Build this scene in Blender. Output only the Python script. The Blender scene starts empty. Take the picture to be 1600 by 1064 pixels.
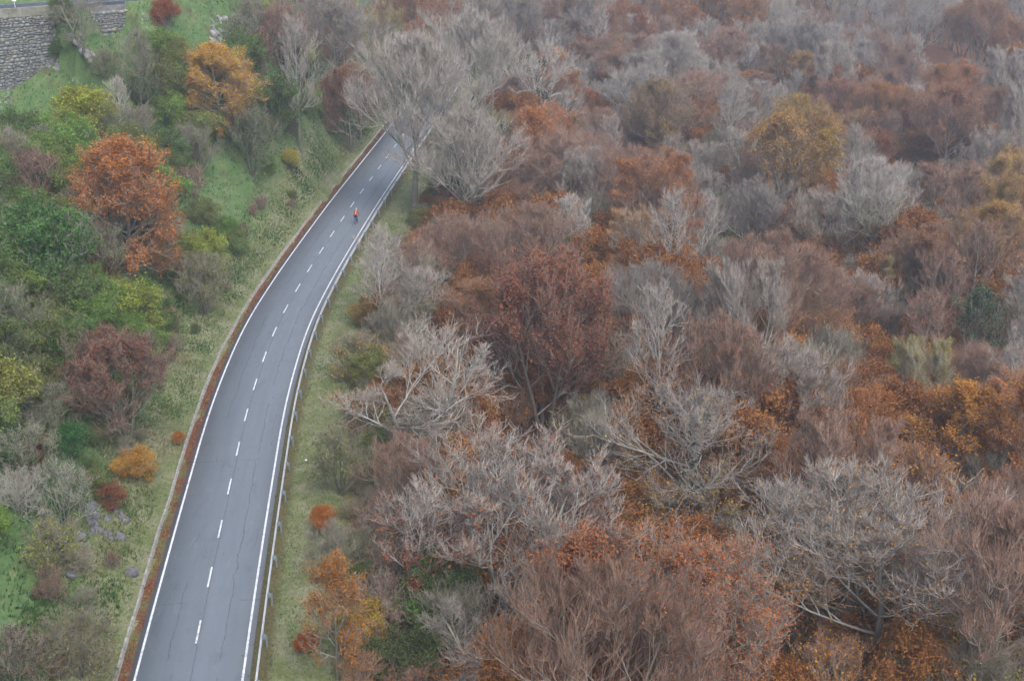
import bpy, math, random
import numpy as np
from mathutils import Vector, Matrix

PI = math.pi
rng = np.random.default_rng(7)
random.seed(7)
sc = bpy.context.scene
col = sc.collection

# ------------------------------------------------------------------ camera, light, exposure
CAM_H = 44.08
PITCH = math.radians(19.75)
FPX = 1900.0
cam_d = bpy.data.cameras.new('camera')
cam_d.sensor_width = 36.0
cam_d.lens = 36.0 * FPX / 1600.0
cam_d.clip_start = 0.5
cam_d.clip_end = 9000
cam = bpy.data.objects.new('camera', cam_d)
col.objects.link(cam)
cam.location = (0, 0, CAM_H)
cam.rotation_euler = (PI / 2 - PITCH, 0, 0)
sc.camera = cam

world = bpy.data.worlds.new('World')
sc.world = world
world.use_nodes = True
wn = world.node_tree
sky = wn.nodes.new('ShaderNodeTexSky')
sky.sky_type = 'NISHITA'
sky.sun_disc = False
sky.sun_elevation = math.radians(55)
sky.sun_rotation = math.radians(150)
sky.air_density = 1.0
sky.dust_density = 3.0
bg = wn.nodes['Background']
bg.inputs['Strength'].default_value = 0.15
wn.links.new(sky.outputs[0], bg.inputs[0])

sd = bpy.data.lights.new('sun', 'SUN')
sd.energy = 0.9
sd.angle = math.radians(50)
sd.color = (1.0, 0.985, 0.97)
sun = bpy.data.objects.new('sun', sd)
col.objects.link(sun)
# overcast light, a little stronger from behind the camera
saz, sel = math.radians(150), math.radians(55)
sv = Vector((math.sin(saz) * math.cos(sel), math.cos(saz) * math.cos(sel), math.sin(sel)))
sun.rotation_euler = sv.to_track_quat('Z', 'Y').to_euler()

sc.view_settings.view_transform = 'Standard'
sc.view_settings.look = 'None'
sc.view_settings.exposure = 1.16
sc.view_settings.gamma = 1.0
sc.view_settings.use_curve_mapping = False
sc.cycles.use_denoising = True
sc.cycles.max_bounces = 6
sc.cycles.diffuse_bounces = 3
sc.cycles.glossy_bounces = 2
sc.cycles.transmission_bounces = 3
sc.cycles.volume_bounces = 1
sc.cycles.transparent_max_bounces = 6
sc.cycles.use_adaptive_sampling = True
sc.cycles.adaptive_threshold = 0.03

# ------------------------------------------------------------------ helpers
def smooth(t):
    t = np.clip(t, 0, 1)
    return t * t * (3 - 2 * t)

def vnoise(x, y, seed=0, f=1.0):
    """smooth value noise, vectorised"""
    x = np.asarray(x, float) * f; y = np.asarray(y, float) * f
    xi = np.floor(x).astype(np.int64); yi = np.floor(y).astype(np.int64)
    fx = x - xi; fy = y - yi
    fx = fx * fx * (3 - 2 * fx); fy = fy * fy * (3 - 2 * fy)
    def h(a, b):
        n = (a * 374761393 + b * 668265263 + seed * 974634777) & 0xFFFFFFFF
        n = ((n ^ (n >> 13)) * 1274126177) & 0xFFFFFFFF
        return ((n ^ (n >> 16)) & 0xFFFF) / 65535.0
    return (h(xi, yi) * (1 - fx) + h(xi + 1, yi) * fx) * (1 - fy) + (h(xi, yi + 1) * (1 - fx) + h(xi + 1, yi + 1) * fx) * fy

def tag(o, label=None, cat=None, group=None, kind=None):
    if label: o['label'] = label
    if cat: o['category'] = cat
    if group: o['group'] = group
    if kind: o['kind'] = kind
    return o

def empty(name, loc, rz=0.0, sc_=1.0):
    o = bpy.data.objects.new(name, None)
    o.location = loc; o.rotation_euler = (0, 0, rz); o.scale = (sc_, sc_, sc_)
    o.empty_display_size = 0.3
    col.objects.link(o)
    return o

def link_mesh(name, me, mat=None, parent=None):
    o = bpy.data.objects.new(name, me)
    col.objects.link(o)
    if mat is not None and not me.materials: me.materials.append(mat)
    if parent is not None: o.parent = parent
    return o

def np_mesh(name, verts, faces, attrs=None, smooth_=False, fattrs=None):
    """verts (n,3); faces: list of (m,k) int arrays (k = 3 or 4)"""
    me = bpy.data.meshes.new(name)
    verts = np.ascontiguousarray(verts, dtype=np.float32)
    if not isinstance(faces, (list, tuple)): faces = [faces]
    faces = [np.asarray(f, dtype=np.int32) for f in faces if len(f)]
    nl = sum(f.size for f in faces); nf = sum(len(f) for f in faces)
    me.vertices.add(len(verts)); me.vertices.foreach_set('co', verts.ravel())
    me.loops.add(nl); me.polygons.add(nf)
    me.loops.foreach_set('vertex_index', np.concatenate([f.ravel() for f in faces]))
    starts, off = [], 0
    for f in faces:
        starts.append(off + np.arange(len(f)) * f.shape[1]); off += f.size
    me.polygons.foreach_set('loop_start', np.concatenate(starts).astype(np.int32))
    me.update(calc_edges=True)
    if smooth_:
        me.polygons.foreach_set('use_smooth', np.ones(nf, dtype=bool))
    if attrs:
        for k, v in attrs.items():
            a = me.attributes.new(k, 'FLOAT', 'POINT')
            a.data.foreach_set('value', np.ascontiguousarray(v, dtype=np.float32))
    me.validate()
    return me

class MB:
    """collects boxes, tubes and free polygons into one mesh"""
    def __init__(s): s.v = []; s.f = []
    def add(s, v, f):
        b = len(s.v); s.v += [tuple(p) for p in v]; s.f += [tuple(i + b for i in q) for q in f]
    def box(s, c, size, rz=0.0, M=None):
        x, y, z = [k / 2 for k in size]
        m = Matrix.Translation(Vector(c)) @ Matrix.Rotation(rz, 4, 'Z') if M is None else M
        v = [m @ Vector(p) for p in ((-x,-y,-z),(x,-y,-z),(x,y,-z),(-x,y,-z),(-x,-y,z),(x,-y,z),(x,y,z),(-x,y,z))]
        s.add(v, ((0,3,2,1),(4,5,6,7),(0,1,5,4),(1,2,6,5),(2,3,7,6),(3,0,4,7)))
    def tube(s, pts, r, n=8, cap=True):
        pts = [Vector(p) for p in pts]
        if not hasattr(r, '__len__'): r = [r] * len(pts)
        rings = []
        for i, p in enumerate(pts):
            t = (pts[min(i + 1, len(pts) - 1)] - pts[max(i - 1, 0)]).normalized()
            a = Vector((0, 0, 1)) if abs(t.z) < .9 else Vector((1, 0, 0))
            u = t.cross(a).normalized(); w = t.cross(u)
            rings.append([p + (u * math.cos(2*PI*k/n) + w * math.sin(2*PI*k/n)) * r[i] for k in range(n)])
        v = [q for g in rings for q in g]; f = []
        for i in range(len(pts) - 1):
            for k in range(n):
                f.append((i*n+k, i*n+(k+1)%n, (i+1)*n+(k+1)%n, (i+1)*n+k))
        if cap:
            f.append(tuple(range(n))[::-1]); f.append(tuple((len(pts)-1)*n+k for k in range(n)))
        s.add(v, f)
    def build(s, name, mat, parent=None, smooth_=False):
        me = bpy.data.meshes.new(name); me.from_pydata(s.v, [], s.f); me.update()
        if smooth_: me.polygons.foreach_set('use_smooth', [True] * len(me.polygons))
        return link_mesh(name, me, mat, parent)

# ------------------------------------------------------------------ materials
def new_mat(name, rough=0.9, spec=0.2):
    m = bpy.data.materials.new(name); m.use_nodes = True
    nt = m.node_tree; b = nt.nodes['Principled BSDF']
    b.inputs['Roughness'].default_value = rough
    b.inputs['Specular IOR Level'].default_value = spec
    return m, nt, b

def N(nt, t, **kw):
    n = nt.nodes.new(t)
    for k, v in kw.items(): setattr(n, k, v)
    return n

def noise(nt, vec, scale, detail=3.0, rough=0.55, dist=0.0):
    n = N(nt, 'ShaderNodeTexNoise')
    n.inputs['Scale'].default_value = scale; n.inputs['Detail'].default_value = detail
    n.inputs['Roughness'].default_value = rough; n.inputs['Distortion'].default_value = dist
    if vec is not None: nt.links.new(vec, n.inputs['Vector'])
    return n.outputs['Fac']

def ramp(nt, fac, stops, interp='LINEAR'):
    r = N(nt, 'ShaderNodeValToRGB'); r.color_ramp.interpolation = interp
    e = r.color_ramp.elements
    while len(e) < len(stops): e.new(0.5)
    for i, (p, c) in enumerate(stops):
        e[i].position = p; e[i].color = (*c, 1) if len(c) == 3 else c
    nt.links.new(fac, r.inputs['Fac'])
    return r.outputs['Color']

def mix(nt, fac, a, b, blend='MIX'):
    n = N(nt, 'ShaderNodeMix'); n.data_type = 'RGBA'; n.blend_type = blend
    for s, v in ((n.inputs[0], fac), (n.inputs[6], a), (n.inputs[7], b)):
        if isinstance(v, (int, float)): s.default_value = v
        elif isinstance(v, tuple): s.default_value = (*v, 1) if len(v) == 3 else v
        else: nt.links.new(v, s)
    return n.outputs[2]

def mth(nt, op, a, b=None, c=None):
    n = N(nt, 'ShaderNodeMath'); n.operation = op
    for i, v in enumerate((a, b, c)):
        if v is None: continue
        if isinstance(v, (int, float)): n.inputs[i].default_value = v
        else: nt.links.new(v, n.inputs[i])
    return n.outputs[0]

def bump(nt, b, h, strength=0.5, dist=0.05):
    n = N(nt, 'ShaderNodeBump'); n.inputs['Strength'].default_value = strength
    n.inputs['Distance'].default_value = dist
    nt.links.new(h, n.inputs['Height']); nt.links.new(n.outputs[0], b.inputs['Normal'])

def objco(nt): return N(nt, 'ShaderNodeTexCoord').outputs['Object']
def geopos(nt): return N(nt, 'ShaderNodeNewGeometry').outputs['Position']
def attr(nt, name): 
    n = N(nt, 'ShaderNodeAttribute'); n.attribute_name = name; return n.outputs['Fac']

def scaled(nt, vec, sx, sy, sz, rz=0.0):
    n = N(nt, 'ShaderNodeMapping'); n.inputs['Scale'].default_value = (sx, sy, sz)
    n.inputs['Rotation'].default_value = (0, 0, rz)
    nt.links.new(vec, n.inputs['Vector']); return n.outputs[0]

M = {}
# bark: pale grey beech bark, green algae on thick limbs, younger wood reddish
def bark(name, thick, mid, tip, green=0.35):
    m, nt, b = new_mat(name, 0.85, 0.15)
    a = attr(nt, 'age')                                  # 0 = trunk, 1 = finest twig
    c = ramp(nt, a, [(0.0, thick), (0.45, mid), (0.8, mid), (1.0, tip)])
    nz = noise(nt, objco(nt), 1.3, 4)
    c = mix(nt, 1.0, c, ramp(nt, nz, [(0.3, (.62, .62, .62)), (0.7, (1.25, 1.22, 1.2))]), 'MULTIPLY')
    gr = mth(nt, 'MULTIPLY', ramp(nt, noise(nt, objco(nt), 0.6, 3), [(0.42, (0, 0, 0)), (0.62, (1, 1, 1))]), green)
    gr = mth(nt, 'MULTIPLY', gr, mth(nt, 'SUBTRACT', 1.0, a))
    c = mix(nt, gr, c, (.10, .13, .06))
    oi = N(nt, 'ShaderNodeObjectInfo')
    rv = ramp(nt, oi.outputs['Random'], [(0, (.82, .81, .78)), (0.5, (1, .98, .96)), (1, (1.15, 1.14, 1.10))])
    c = mix(nt, 1.0, c, rv, 'MULTIPLY')
    nt.links.new(c, b.inputs['Base Color'])
    return m
M['bark_grey'] = bark('beech_bark_grey', (.12, .12, .10), (.36, .35, .315), (.34, .305, .27))
M['bark_red'] = bark('beech_bark_russet', (.12, .11, .095), (.32, .275, .235), (.31, .20, .15))
M['bark_pale'] = bark('birch_bark_pale', (.30, .29, .265), (.44, .43, .395), (.40, .365, .33), 0.15)
M['bark_dark'] = bark('thicket_bark', (.10, .10, .08), (.22, .22, .17), (.27, .25, .20))

def leafmat(name, trans=0.25):
    m, nt, b = new_mat(name, 0.8, 0.15)
    oi = N(nt, 'ShaderNodeObjectInfo')
    r = attr(nt, 'rnd')
    v = ramp(nt, r, [(0.0, (.45, .42, .45)), (0.35, (.85, .8, .8)), (0.7, (1.08, 1.12, 1.1)), (1.0, (1.3, 1.5, 1.15))])
    c = mix(nt, 1.0, oi.outputs['Color'], v, 'MULTIPLY')
    nt.links.new(c, b.inputs['Base Color'])
    t = N(nt, 'ShaderNodeBsdfTranslucent'); nt.links.new(c, t.inputs['Color'])
    ms = N(nt, 'ShaderNodeMixShader'); ms.inputs[0].default_value = trans
    nt.links.new(b.outputs[0], ms.inputs[1]); nt.links.new(t.outputs[0], ms.inputs[2])
    nt.links.new(ms.outputs[0], nt.nodes['Material Output'].inputs['Surface'])
    return m
M['leaf'] = leafmat('leaf_colour_of_each_tree')

def simple(name, c, rough=0.6, spec=0.3, metal=0.0, var=0.0, vs=8.0):
    m, nt, b = new_mat(name, rough, spec)
    b.inputs['Metallic'].default_value = metal
    if var > 0:
        nz = noise(nt, objco(nt), vs, 4)
        cc = ramp(nt, nz, [(0.3, tuple(k * (1 - var) for k in c)), (0.7, tuple(min(1, k * (1 + var)) for k in c))])
        nt.links.new(cc, b.inputs['Base Color'])
    else:
        b.inputs['Base Color'].default_value = (*c, 1)
    return m

# ------------------------------------------------------------------ road line
ck = np.array([(-9.6, -30), (-12.0, 0), (-14.0, 20), (-16.0, 40), (-17.8, 57), (-18.36, 62), (-20.0, 78.1), (-21.15, 91),
               (-21.68, 105), (-21.25, 116.6), (-20.5, 127.3), (-19.1, 144), (-17.2, 163), (-14.8, 187), (-12.3, 215),
               (-11.6, 235), (-13.5, 258), (-20, 282), (-31, 304), (-46, 325)], float)
def catmull(P, step=1.0):
    out = []
    Q = np.vstack([2*P[0]-P[1], P, 2*P[-1]-P[-2]])
    for i in range(1, len(Q) - 2):
        p0, p1, p2, p3 = Q[i-1], Q[i], Q[i+1], Q[i+2]
        n = max(2, int(np.linalg.norm(p2-p1) / 0.5))
        t = np.linspace(0, 1, n, endpoint=False)[:, None]
        out.append(.5*((2*p1)+(-p0+p2)*t+(2*p0-5*p1+4*p2-p3)*t*t+(-p0+3*p1-3*p2+p3)*t**3))
    out = np.vstack(out + [P[-1:]])
    s = np.concatenate([[0], np.cumsum(np.linalg.norm(np.diff(out, axis=0), axis=1))])
    S = np.arange(0, s[-1], step)
    return np.stack([np.interp(S, s, out[:, 0]), np.interp(S, s, out[:, 1])], 1), S
RC, RS = catmull(ck)
# soften the measured kinks
for _ in range(12):
    RC[1:-1] = (RC[:-2] + 2 * RC[1:-1] + RC[2:]) / 4
RT = np.gradient(RC, axis=0); RT /= np.linalg.norm(RT, axis=1)[:, None]
RN = np.stack([RT[:, 1], -RT[:, 0]], 1)                     # to the right
RZ = 0.07 * RC[:, 1]
def road_frame(s):
    x = np.interp(s, RS, RC[:, 0]); y = np.interp(s, RS, RC[:, 1])
    nx = np.interp(s, RS, RN[:, 0]); ny = np.interp(s, RS, RN[:, 1]); z = np.interp(s, RS, RZ)
    return x, y, z, nx, ny
def road_dist(x, y):
    x = np.asarray(x, float).ravel(); y = np.asarray(y, float).ravel()
    d = np.empty(len(x)); zz = np.empty(len(x)); ss = np.empty(len(x))
    for a in range(0, len(x), 20000):
        b = slice(a, a + 20000)
        D2 = (x[b, None] - RC[None, ::2, 0]) ** 2 + (y[b, None] - RC[None, ::2, 1]) ** 2
        i = np.argmin(D2, 1) * 2
        rx = x[b] - RC[i, 0]; ry = y[b] - RC[i, 1]
        along = rx * RT[i, 0] + ry * RT[i, 1]
        u = rx * RN[i, 0] + ry * RN[i, 1]
        far = np.abs(along) > 3
        d[b] = np.where(far, np.sign(u) * np.sqrt(rx * rx + ry * ry), u)
        zz[b] = RZ[i] + 0.07 * RT[i, 1] * np.clip(along, -3, 3); ss[b] = RS[i] + np.clip(along, -3, 3)
    return d, zz, ss

# upper road: straight, its near edge passes U1 and U2
U1 = np.array((-53.2, 130.7)); U2 = np.array((-44.6, 141.6)); UZ = 33.75
UT = (U2 - U1) / np.linalg.norm(U2 - U1); UN = np.array((UT[1], -UT[0]))     # downhill, towards the lower road
def upper(x, y):
    rx = x - U1[0]; ry = y - U1[1]
    t = rx * UT[0] + ry * UT[1]
    return rx * UN[0] + ry * UN[1] + .018 * np.clip(t - 16, 0, 60) ** 2, t                # du (0 = near edge), t along

def far_field(x, y):
    u = x + 0.31 * y
    f = -1.5 + 0.035 * y + 0.105 * np.clip(y - 185 - 0.12 * x, 0, 150)
    amp = 0.6 + 2.8 * smooth((y - 60) / 80)
    f = f + amp * np.cos((u - 50) / 40 * 2 * PI) + 2.2 * (vnoise(x, y, 3, 1 / 38.) - .5) + 1.2 * (vnoise(x, y, 5, 1 / 14.) - .5)
    f = f - 2.0 * smooth((x - 10) / 60)
    # behind the ridge the land falls away, then a broad far plain
    drop = smooth((y - 345 - 0.1 * x) / 220)
    f = f * (1 - drop) + (-62) * drop
    return f

def ground(x, y):
    shp = np.shape(x)
    x = np.asarray(x, float).ravel(); y = np.asarray(y, float).ravel()
    d, zr, ss = road_dist(x, y)
    n1 = vnoise(x, y, 11, 1 / 6.) - .5; n2 = vnoise(x, y, 12, 1 / 2.2) - .5
    # right side
    dr = np.clip(d - 4.2, 0, None)
    verge = zr - 0.05 - 0.03 * np.clip(dr, 0, 3.2) - 0.32 * np.clip(dr - 3.2, 0, None)
    ff = far_field(x, y)
    t = smooth((dr - 4) / 24)
    right = verge * (1 - t) + ff * t + (n1 * .5 + n2 * .12) * smooth(dr / 5)
    # left side
    dl = np.clip(-d - 4.35, 0, None)
    left = zr + 0.04 + 0.40 * np.clip(dl, 0, 3) + 0.66 * np.clip(dl - 3, 0, 30) + 0.42 * np.clip(dl - 33, 0, 90)
    left = left + (n1 * 1.6 + n2 * .35) * smooth(dl / 6) + 2.2 * (vnoise(x, y, 21, 1 / 15.) - .5) * smooth(dl / 12)
    # upper road bench
    du, tt = upper(x, y)
    foot = np.interp(tt, [-30, -3, 0, 4, 7, 10, 14, 20, 40], [25.5, 25.5, 25.6, 27.4, 28.6, 29.6, 30.6, 31.2, 31.0])
    inz = smooth((y - 96) / 14) * smooth((205 - y) / 25)
    wallz = np.clip(smooth((tt + 34) / 6) * smooth((6.2 - tt) / .8) + smooth((tt - 9.6) / .8) * smooth((15.2 - tt) / .8), 0, 1)
    below = foot - 0.62 * np.clip(du - .5, 0, None)
    slope = UZ - 0.1 - 0.95 * np.clip(du - 0.3, 0, None)
    zb = np.where(wallz > .5, np.minimum(below, 99), np.maximum(slope, below))
    k = smooth((du - 6) / 14)
    zlow = zb * (1 - k) + left * k + (n1 * 1.2 + n2 * .4) * smooth(du / 3) * (1 - k)
    zup = UZ + 0.05 + 0.6 * np.clip(-du - 6.2, 0, None) + n1 * .5 * smooth((-du - 6.5) / 4)
    zu = np.where(du > np.where(wallz > .5, -1.1, .32), zlow, np.where(du > -5.4, UZ - .1, zup))
    left = left * (1 - inz) + zu * inz
    far = smooth((y - 480) / 300) 
    left = left * (1 - far) + (20 + ff * .3) * far
    z = np.where(d > 4.2, right, np.where(d < -3.95, left, zr - 0.16))
    # dissolve the side split well beyond the road's far end
    e = smooth((y - 335) / 60)
    lr = smooth((60 - d) / 120)
    z = z * (1 - e) + (right * (1 - lr) + np.maximum(right, left) * lr) * e
    edge = smooth((np.abs(x) - 330) / 400) 
    z = z * (1 - edge) + (-62) * edge
    return z.reshape(shp)

def g1(x, y): return float(ground(np.array([x]), np.array([y]))[0])

def pix_ray(px, py):
    X = (px - 800) / FPX; Y = (532 - py) / FPX
    return X, math.cos(PITCH) + Y * math.sin(PITCH), -math.sin(PITCH) + Y * math.cos(PITCH)

def at(px, py, lift=0.0):
    """the place on the ground (or lift metres above it) seen at this spot of the view"""
    X, F, Z = pix_ray(px, py)
    y = np.arange(30, 700, 0.5)
    x = X / F * y; z = CAM_H + Z / F * y
    g = ground(x, y) + lift
    i = np.argmax(z < g)
    if z[i] >= g[i]: return None
    a = (z[i-1] - g[i-1]) / ((z[i-1] - g[i-1]) - (z[i] - g[i]) + 1e-9)
    yy = y[i-1] + a * 0.5
    return X / F * yy, yy, g1(X / F * yy, yy)

def px_per_m(x, y, z):
    dz = z - CAM_H
    return FPX / (y * math.cos(PITCH) - dz * math.sin(PITCH))

def project(x, y, z):
    dz = np.asarray(z) - CAM_H
    f = y * math.cos(PITCH) - dz * math.sin(PITCH)
    u = y * math.sin(PITCH) + dz * math.cos(PITCH)
    return 800 + FPX * x / f, 532 - FPX * u / f

# ------------------------------------------------------------------ ground sheet
def axis(dense, lo, hi, step, grow=1.22):
    a = list(dense); s = step
    while a[-1] < hi: s *= grow; a.append(a[-1] + s)
    s = step
    while a[0] > lo: s *= grow; a.insert(0, a[0] - s)
    return np.array(a)
gx = axis(np.concatenate([np.arange(-100, -62, 1.5), np.arange(-62, -8, .65), np.arange(-8, 190, 1.9)]), -3600, 3600, 3)
gy = axis(np.concatenate([np.arange(28, 160, .8), np.arange(160, 260, 1.2), np.arange(260, 400, 2.5)]), -500, 5200, 3)
GX, GY = np.meshgrid(gx, gy)
GZ = ground(GX, GY)
nx_, ny_ = len(gx), len(gy)
vid = np.arange(nx_ * ny_).reshape(ny_, nx_)
gf = np.stack([vid[:-1, :-1], vid[:-1, 1:], vid[1:, 1:], vid[1:, :-1]], -1).reshape(-1, 4)
gd, _, gs = road_dist(GX, GY)
du_, tt_ = upper(GX.ravel(), GY.ravel())
me = np_mesh('ground', np.stack([GX.ravel(), GY.ravel(), GZ.ravel()], 1), gf, {'side': gd}, True)

m, nt, b = new_mat('ground_cover', 0.95, 0.1)
pos = geopos(nt)
sd_ = attr(nt, 'side')
big = noise(nt, pos, 0.09, 4, .6); med = noise(nt, pos, 0.55, 4, .6); fine = noise(nt, pos, 5.0, 3, .7)
strk = noise(nt, scaled(nt, pos, 1.5, .8, .8, 0.5), 1.1, 6, .7, .2)
# left bank: green, rank grass with straw and bramble patches
gl = ramp(nt, mth(nt, 'ADD', mth(nt, 'MULTIPLY', strk, .6), mth(nt, 'MULTIPLY', big, .4)),
          [(0.30, (.045, .090, .034)), (0.45, (.070, .130, .045)), (0.55, (.105, .155, .060)), (0.68, (.200, .195, .105))])
gl = mix(nt, ramp(nt, med, [(0.55, (0, 0, 0)), (0.7, (.75, .75, .75))]), gl, (.085, .068, .042))
# mown verges: lighter grass with straw
gv = ramp(nt, mth(nt, 'ADD', mth(nt, 'MULTIPLY', med, .55), mth(nt, 'MULTIPLY', fine, .45)),
          [(0.34, (.085, .110, .040)), (0.48, (.135, .155, .065)), (0.60, (.215, .205, .130))])
# forest floor: fallen beech leaves
gfo = ramp(nt, mth(nt, 'ADD', mth(nt, 'MULTIPLY', med, .5), mth(nt, 'MULTIPLY', fine, .5)),
           [(0.32, (.085, .048, .030)), (0.46, (.165, .080, .042)), (0.58, (.210, .110, .055)), (0.70, (.15, .14, .06))])
wob = mth(nt, 'ADD', sd_, mth(nt, 'MULTIPLY', mth(nt, 'SUBTRACT', med, .5), 3.2))
def band(lo, hi):     # 0 below lo, 1 above hi
    mr = N(nt, 'ShaderNodeMapRange'); mr.interpolation_type = 'SMOOTHSTEP'
    mr.inputs[1].default_value = lo; mr.inputs[2].default_value = hi
    nt.links.new(wob, mr.inputs[0]); return mr.outputs[0]
c = mix(nt, band(-9.5, -6.5), gl, gv)
c = mix(nt, band(7.6, 9.2), c, gfo)
# bare dirt and moss between the edge line and the barrier
dirt = ramp(nt, fine, [(0.35, (.070, .058, .030)), (0.6, (.115, .105, .045))])
def rb(lo, hi):
    mr = N(nt, 'ShaderNodeMapRange'); mr.inputs[1].default_value = lo; mr.inputs[2].default_value = hi
    nt.links.new(sd_, mr.inputs[0]); return mr.outputs[0]
inn = mth(nt, 'MULTIPLY', rb(2.5, 2.9), mth(nt, 'SUBTRACT', 1.0, rb(4.15, 4.6)))
c = mix(nt, inn, c, dirt)
nt.links.new(c, b.inputs['Base Color'])
bump(nt, b, mth(nt, 'ADD', mth(nt, 'MULTIPLY', strk, .6), fine), .7, .18)
g_o = link_mesh('ground', me, m); tag(g_o, kind='structure')

# ------------------------------------------------------------------ road, gutter, markings
def ribbon(name, s0, s1, prof, mat, parent=None, step=1.0, jitter=None):
    """prof: list of (u, dz) across the road, swept from s0 to s1; u, s kept as a UV map"""
    S = np.arange(s0, s1 + step * .5, step) if (s1 - s0) > step else np.array([s0, s1])
    S[-1] = s1
    x, y, z, nx, ny = road_frame(S)
    P = np.array(prof); K = len(P)
    U = np.repeat(P[None, :, 0], len(S), 0)
    if jitter is not None: U = U + jitter(S)[:, None]
    V = np.stack([x[:, None] + nx[:, None] * U, y[:, None] + ny[:, None] * U, z[:, None] + P[None, :, 1]], -1).reshape(-1, 3)
    idx = np.arange(len(S) * K).reshape(len(S), K)
    F = np.stack([idx[:-1, :-1], idx[:-1, 1:], idx[1:, 1:], idx[1:, :-1]], -1).reshape(-1, 4)
    me = np_mesh(name, V, F, {'across': U.ravel(), 'along': np.repeat(S, K)})
    return link_mesh(name, me, mat, parent)

m, nt, b = new_mat('asphalt', 0.85, 0.25)
au, al = attr(nt, 'across'), attr(nt, 'along')
cx = N(nt, 'ShaderNodeCombineXYZ'); nt.links.new(au, cx.inputs[0]); nt.links.new(al, cx.inputs[1])
rv = cx.outputs[0]
grain = noise(nt, rv, 9, 3, .8); patch = noise(nt, rv, .7, 5, .7); streak = noise(nt, scaled(nt, rv, 1.6, .06, 1), 1, 4, .6)
tone = mth(nt, 'ADD', mth(nt, 'ADD', mth(nt, 'MULTIPLY', grain, .35), mth(nt, 'MULTIPLY', patch, .25)), mth(nt, 'MULTIPLY', streak, .42))
c = ramp(nt, tone, [(0.36, (.112, .131, .149)), (0.55, (.132, .152, .171)), (0.76, (.156, .177, .197))])
# paler polished wheel tracks
def gauss(u0, w):
    q = mth(nt, 'DIVIDE', mth(nt, 'SUBTRACT', au, u0), w)
    return mth(nt, 'POWER', 2.718, mth(nt, 'MULTIPLY', mth(nt, 'MULTIPLY', q, q), -1.0))
tracks = mth(nt, 'ADD', mth(nt, 'ADD', gauss(-2.2, .3), gauss(-.75, .3)), mth(nt, 'ADD', gauss(.8, .3), gauss(2.25, .3)))
c = mix(nt, mth(nt, 'MULTIPLY', tracks, .10), c, (.14, .155, .17))
# long wandering cracks, broken up along the road
crackw = noise(nt, rv, .35, 5, .75); crackf = noise(nt, rv, 2.2, 4, .8); crackg = noise(nt, scaled(nt, rv, .4, .10, 1), 1, 2, .5)
def crack(u0, wid, amp, thr, dark):
    global c
    w = mth(nt, 'ADD', mth(nt, 'SUBTRACT', au, u0), mth(nt, 'MULTIPLY', mth(nt, 'SUBTRACT', crackw, .5), amp))
    w = mth(nt, 'ADD', w, mth(nt, 'MULTIPLY', mth(nt, 'SUBTRACT', crackf, .5), .22))
    mk = mth(nt, 'LESS_THAN', mth(nt, 'ABSOLUTE', w), wid)
    on = mth(nt, 'GREATER_THAN', crackg, thr)
    c = mix(nt, mth(nt, 'MULTIPLY', mth(nt, 'MULTIPLY', mk, on), dark), c, (.028, .030, .036))
crack(1.55, .024, .8, .42, .6)
crack(-1.35, .020, .7, .46, .55)
crack(0.10, .022, .06, .30, .55)
crack(2.3, .016, 1.2, .60, .6)
# transverse joints
tv = mth(nt, 'ABSOLUTE', mth(nt, 'SUBTRACT', mth(nt, 'MODULO', mth(nt, 'ADD', al, mth(nt, 'MULTIPLY', crackf, .8)), 17.3), 8.0))
c = mix(nt, mth(nt, 'MULTIPLY', mth(nt, 'MULTIPLY', mth(nt, 'LESS_THAN', tv, .03), mth(nt, 'GREATER_THAN', crackw, .5)), .5), c, (.04, .042, .05))
# old stains and paler patches
st = noise(nt, scaled(nt, rv, 1.1, .35, 1), .9, 5, .65, .8)
c = mix(nt, ramp(nt, st, [(.56, (0, 0, 0)), (.70, (.35, .35, .35))]), c, (.075, .085, .095))
c = mix(nt, ramp(nt, st, [(.30, (.38, .38, .38)), (.40, (0, 0, 0))]), c, (.19, .205, .22))
# dark unworn strip outside the left line
lft = mth(nt, 'LESS_THAN', au, -3.06)
c = mix(nt, mth(nt, 'MULTIPLY', lft, .55), c, (.060, .058, .068))
nt.links.new(c, b.inputs['Base Color'])
bump(nt, b, grain, .35, .01)
S0, S1 = RS[np.argmin(np.abs(RC[:, 1] - 30))], float(np.interp(246, RC[:, 1], RS))
road = ribbon('road', S0, S1, [(-3.30, -.25), (-3.30, 0), (0, .05), (3.28, 0), (3.30, -.2)], m)
tag(road, kind='structure')

def crown_z(u): return .05 * (1 - abs(u) / 3.4)
mp, nt, b = new_mat('road_paint', 0.7, 0.3)
pz = noise(nt, geopos(nt), 3.0, 4, .7); pz2 = noise(nt, geopos(nt), 18, 2, .7)
c = ramp(nt, mth(nt, 'ADD', mth(nt, 'MULTIPLY', pz, .6), mth(nt, 'MULTIPLY', pz2, .4)), [(0.38, (.20, .205, .21)), (0.46, (.50, .51, .52)), (0.7, (.72, .73, .74))])
nt.links.new(c, b.inputs['Base Color'])
for u in (-2.95, 2.93):
    w = .065
    e = ribbon('edge_line', S0, S1, [(u - w, crown_z(u - w) + .005), (u + w, crown_z(u + w) + .005)], mp, road)
# dashes: the end of the first one measured falls at y = 62 m
sA = float(np.interp(62.0, RC[:, 1], RS)) - 0.15
k0 = -4
while True:
    s1_ = sA + k0 * 5.5
    k0 += 1
    if s1_ < S0 + 3: continue
    if s1_ > S1 - 8: break
    ribbon('lane_dash', s1_ - 2.15, s1_, [(-.055, .0545), (.055, .0545)], mp, road, step=.7)

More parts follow.
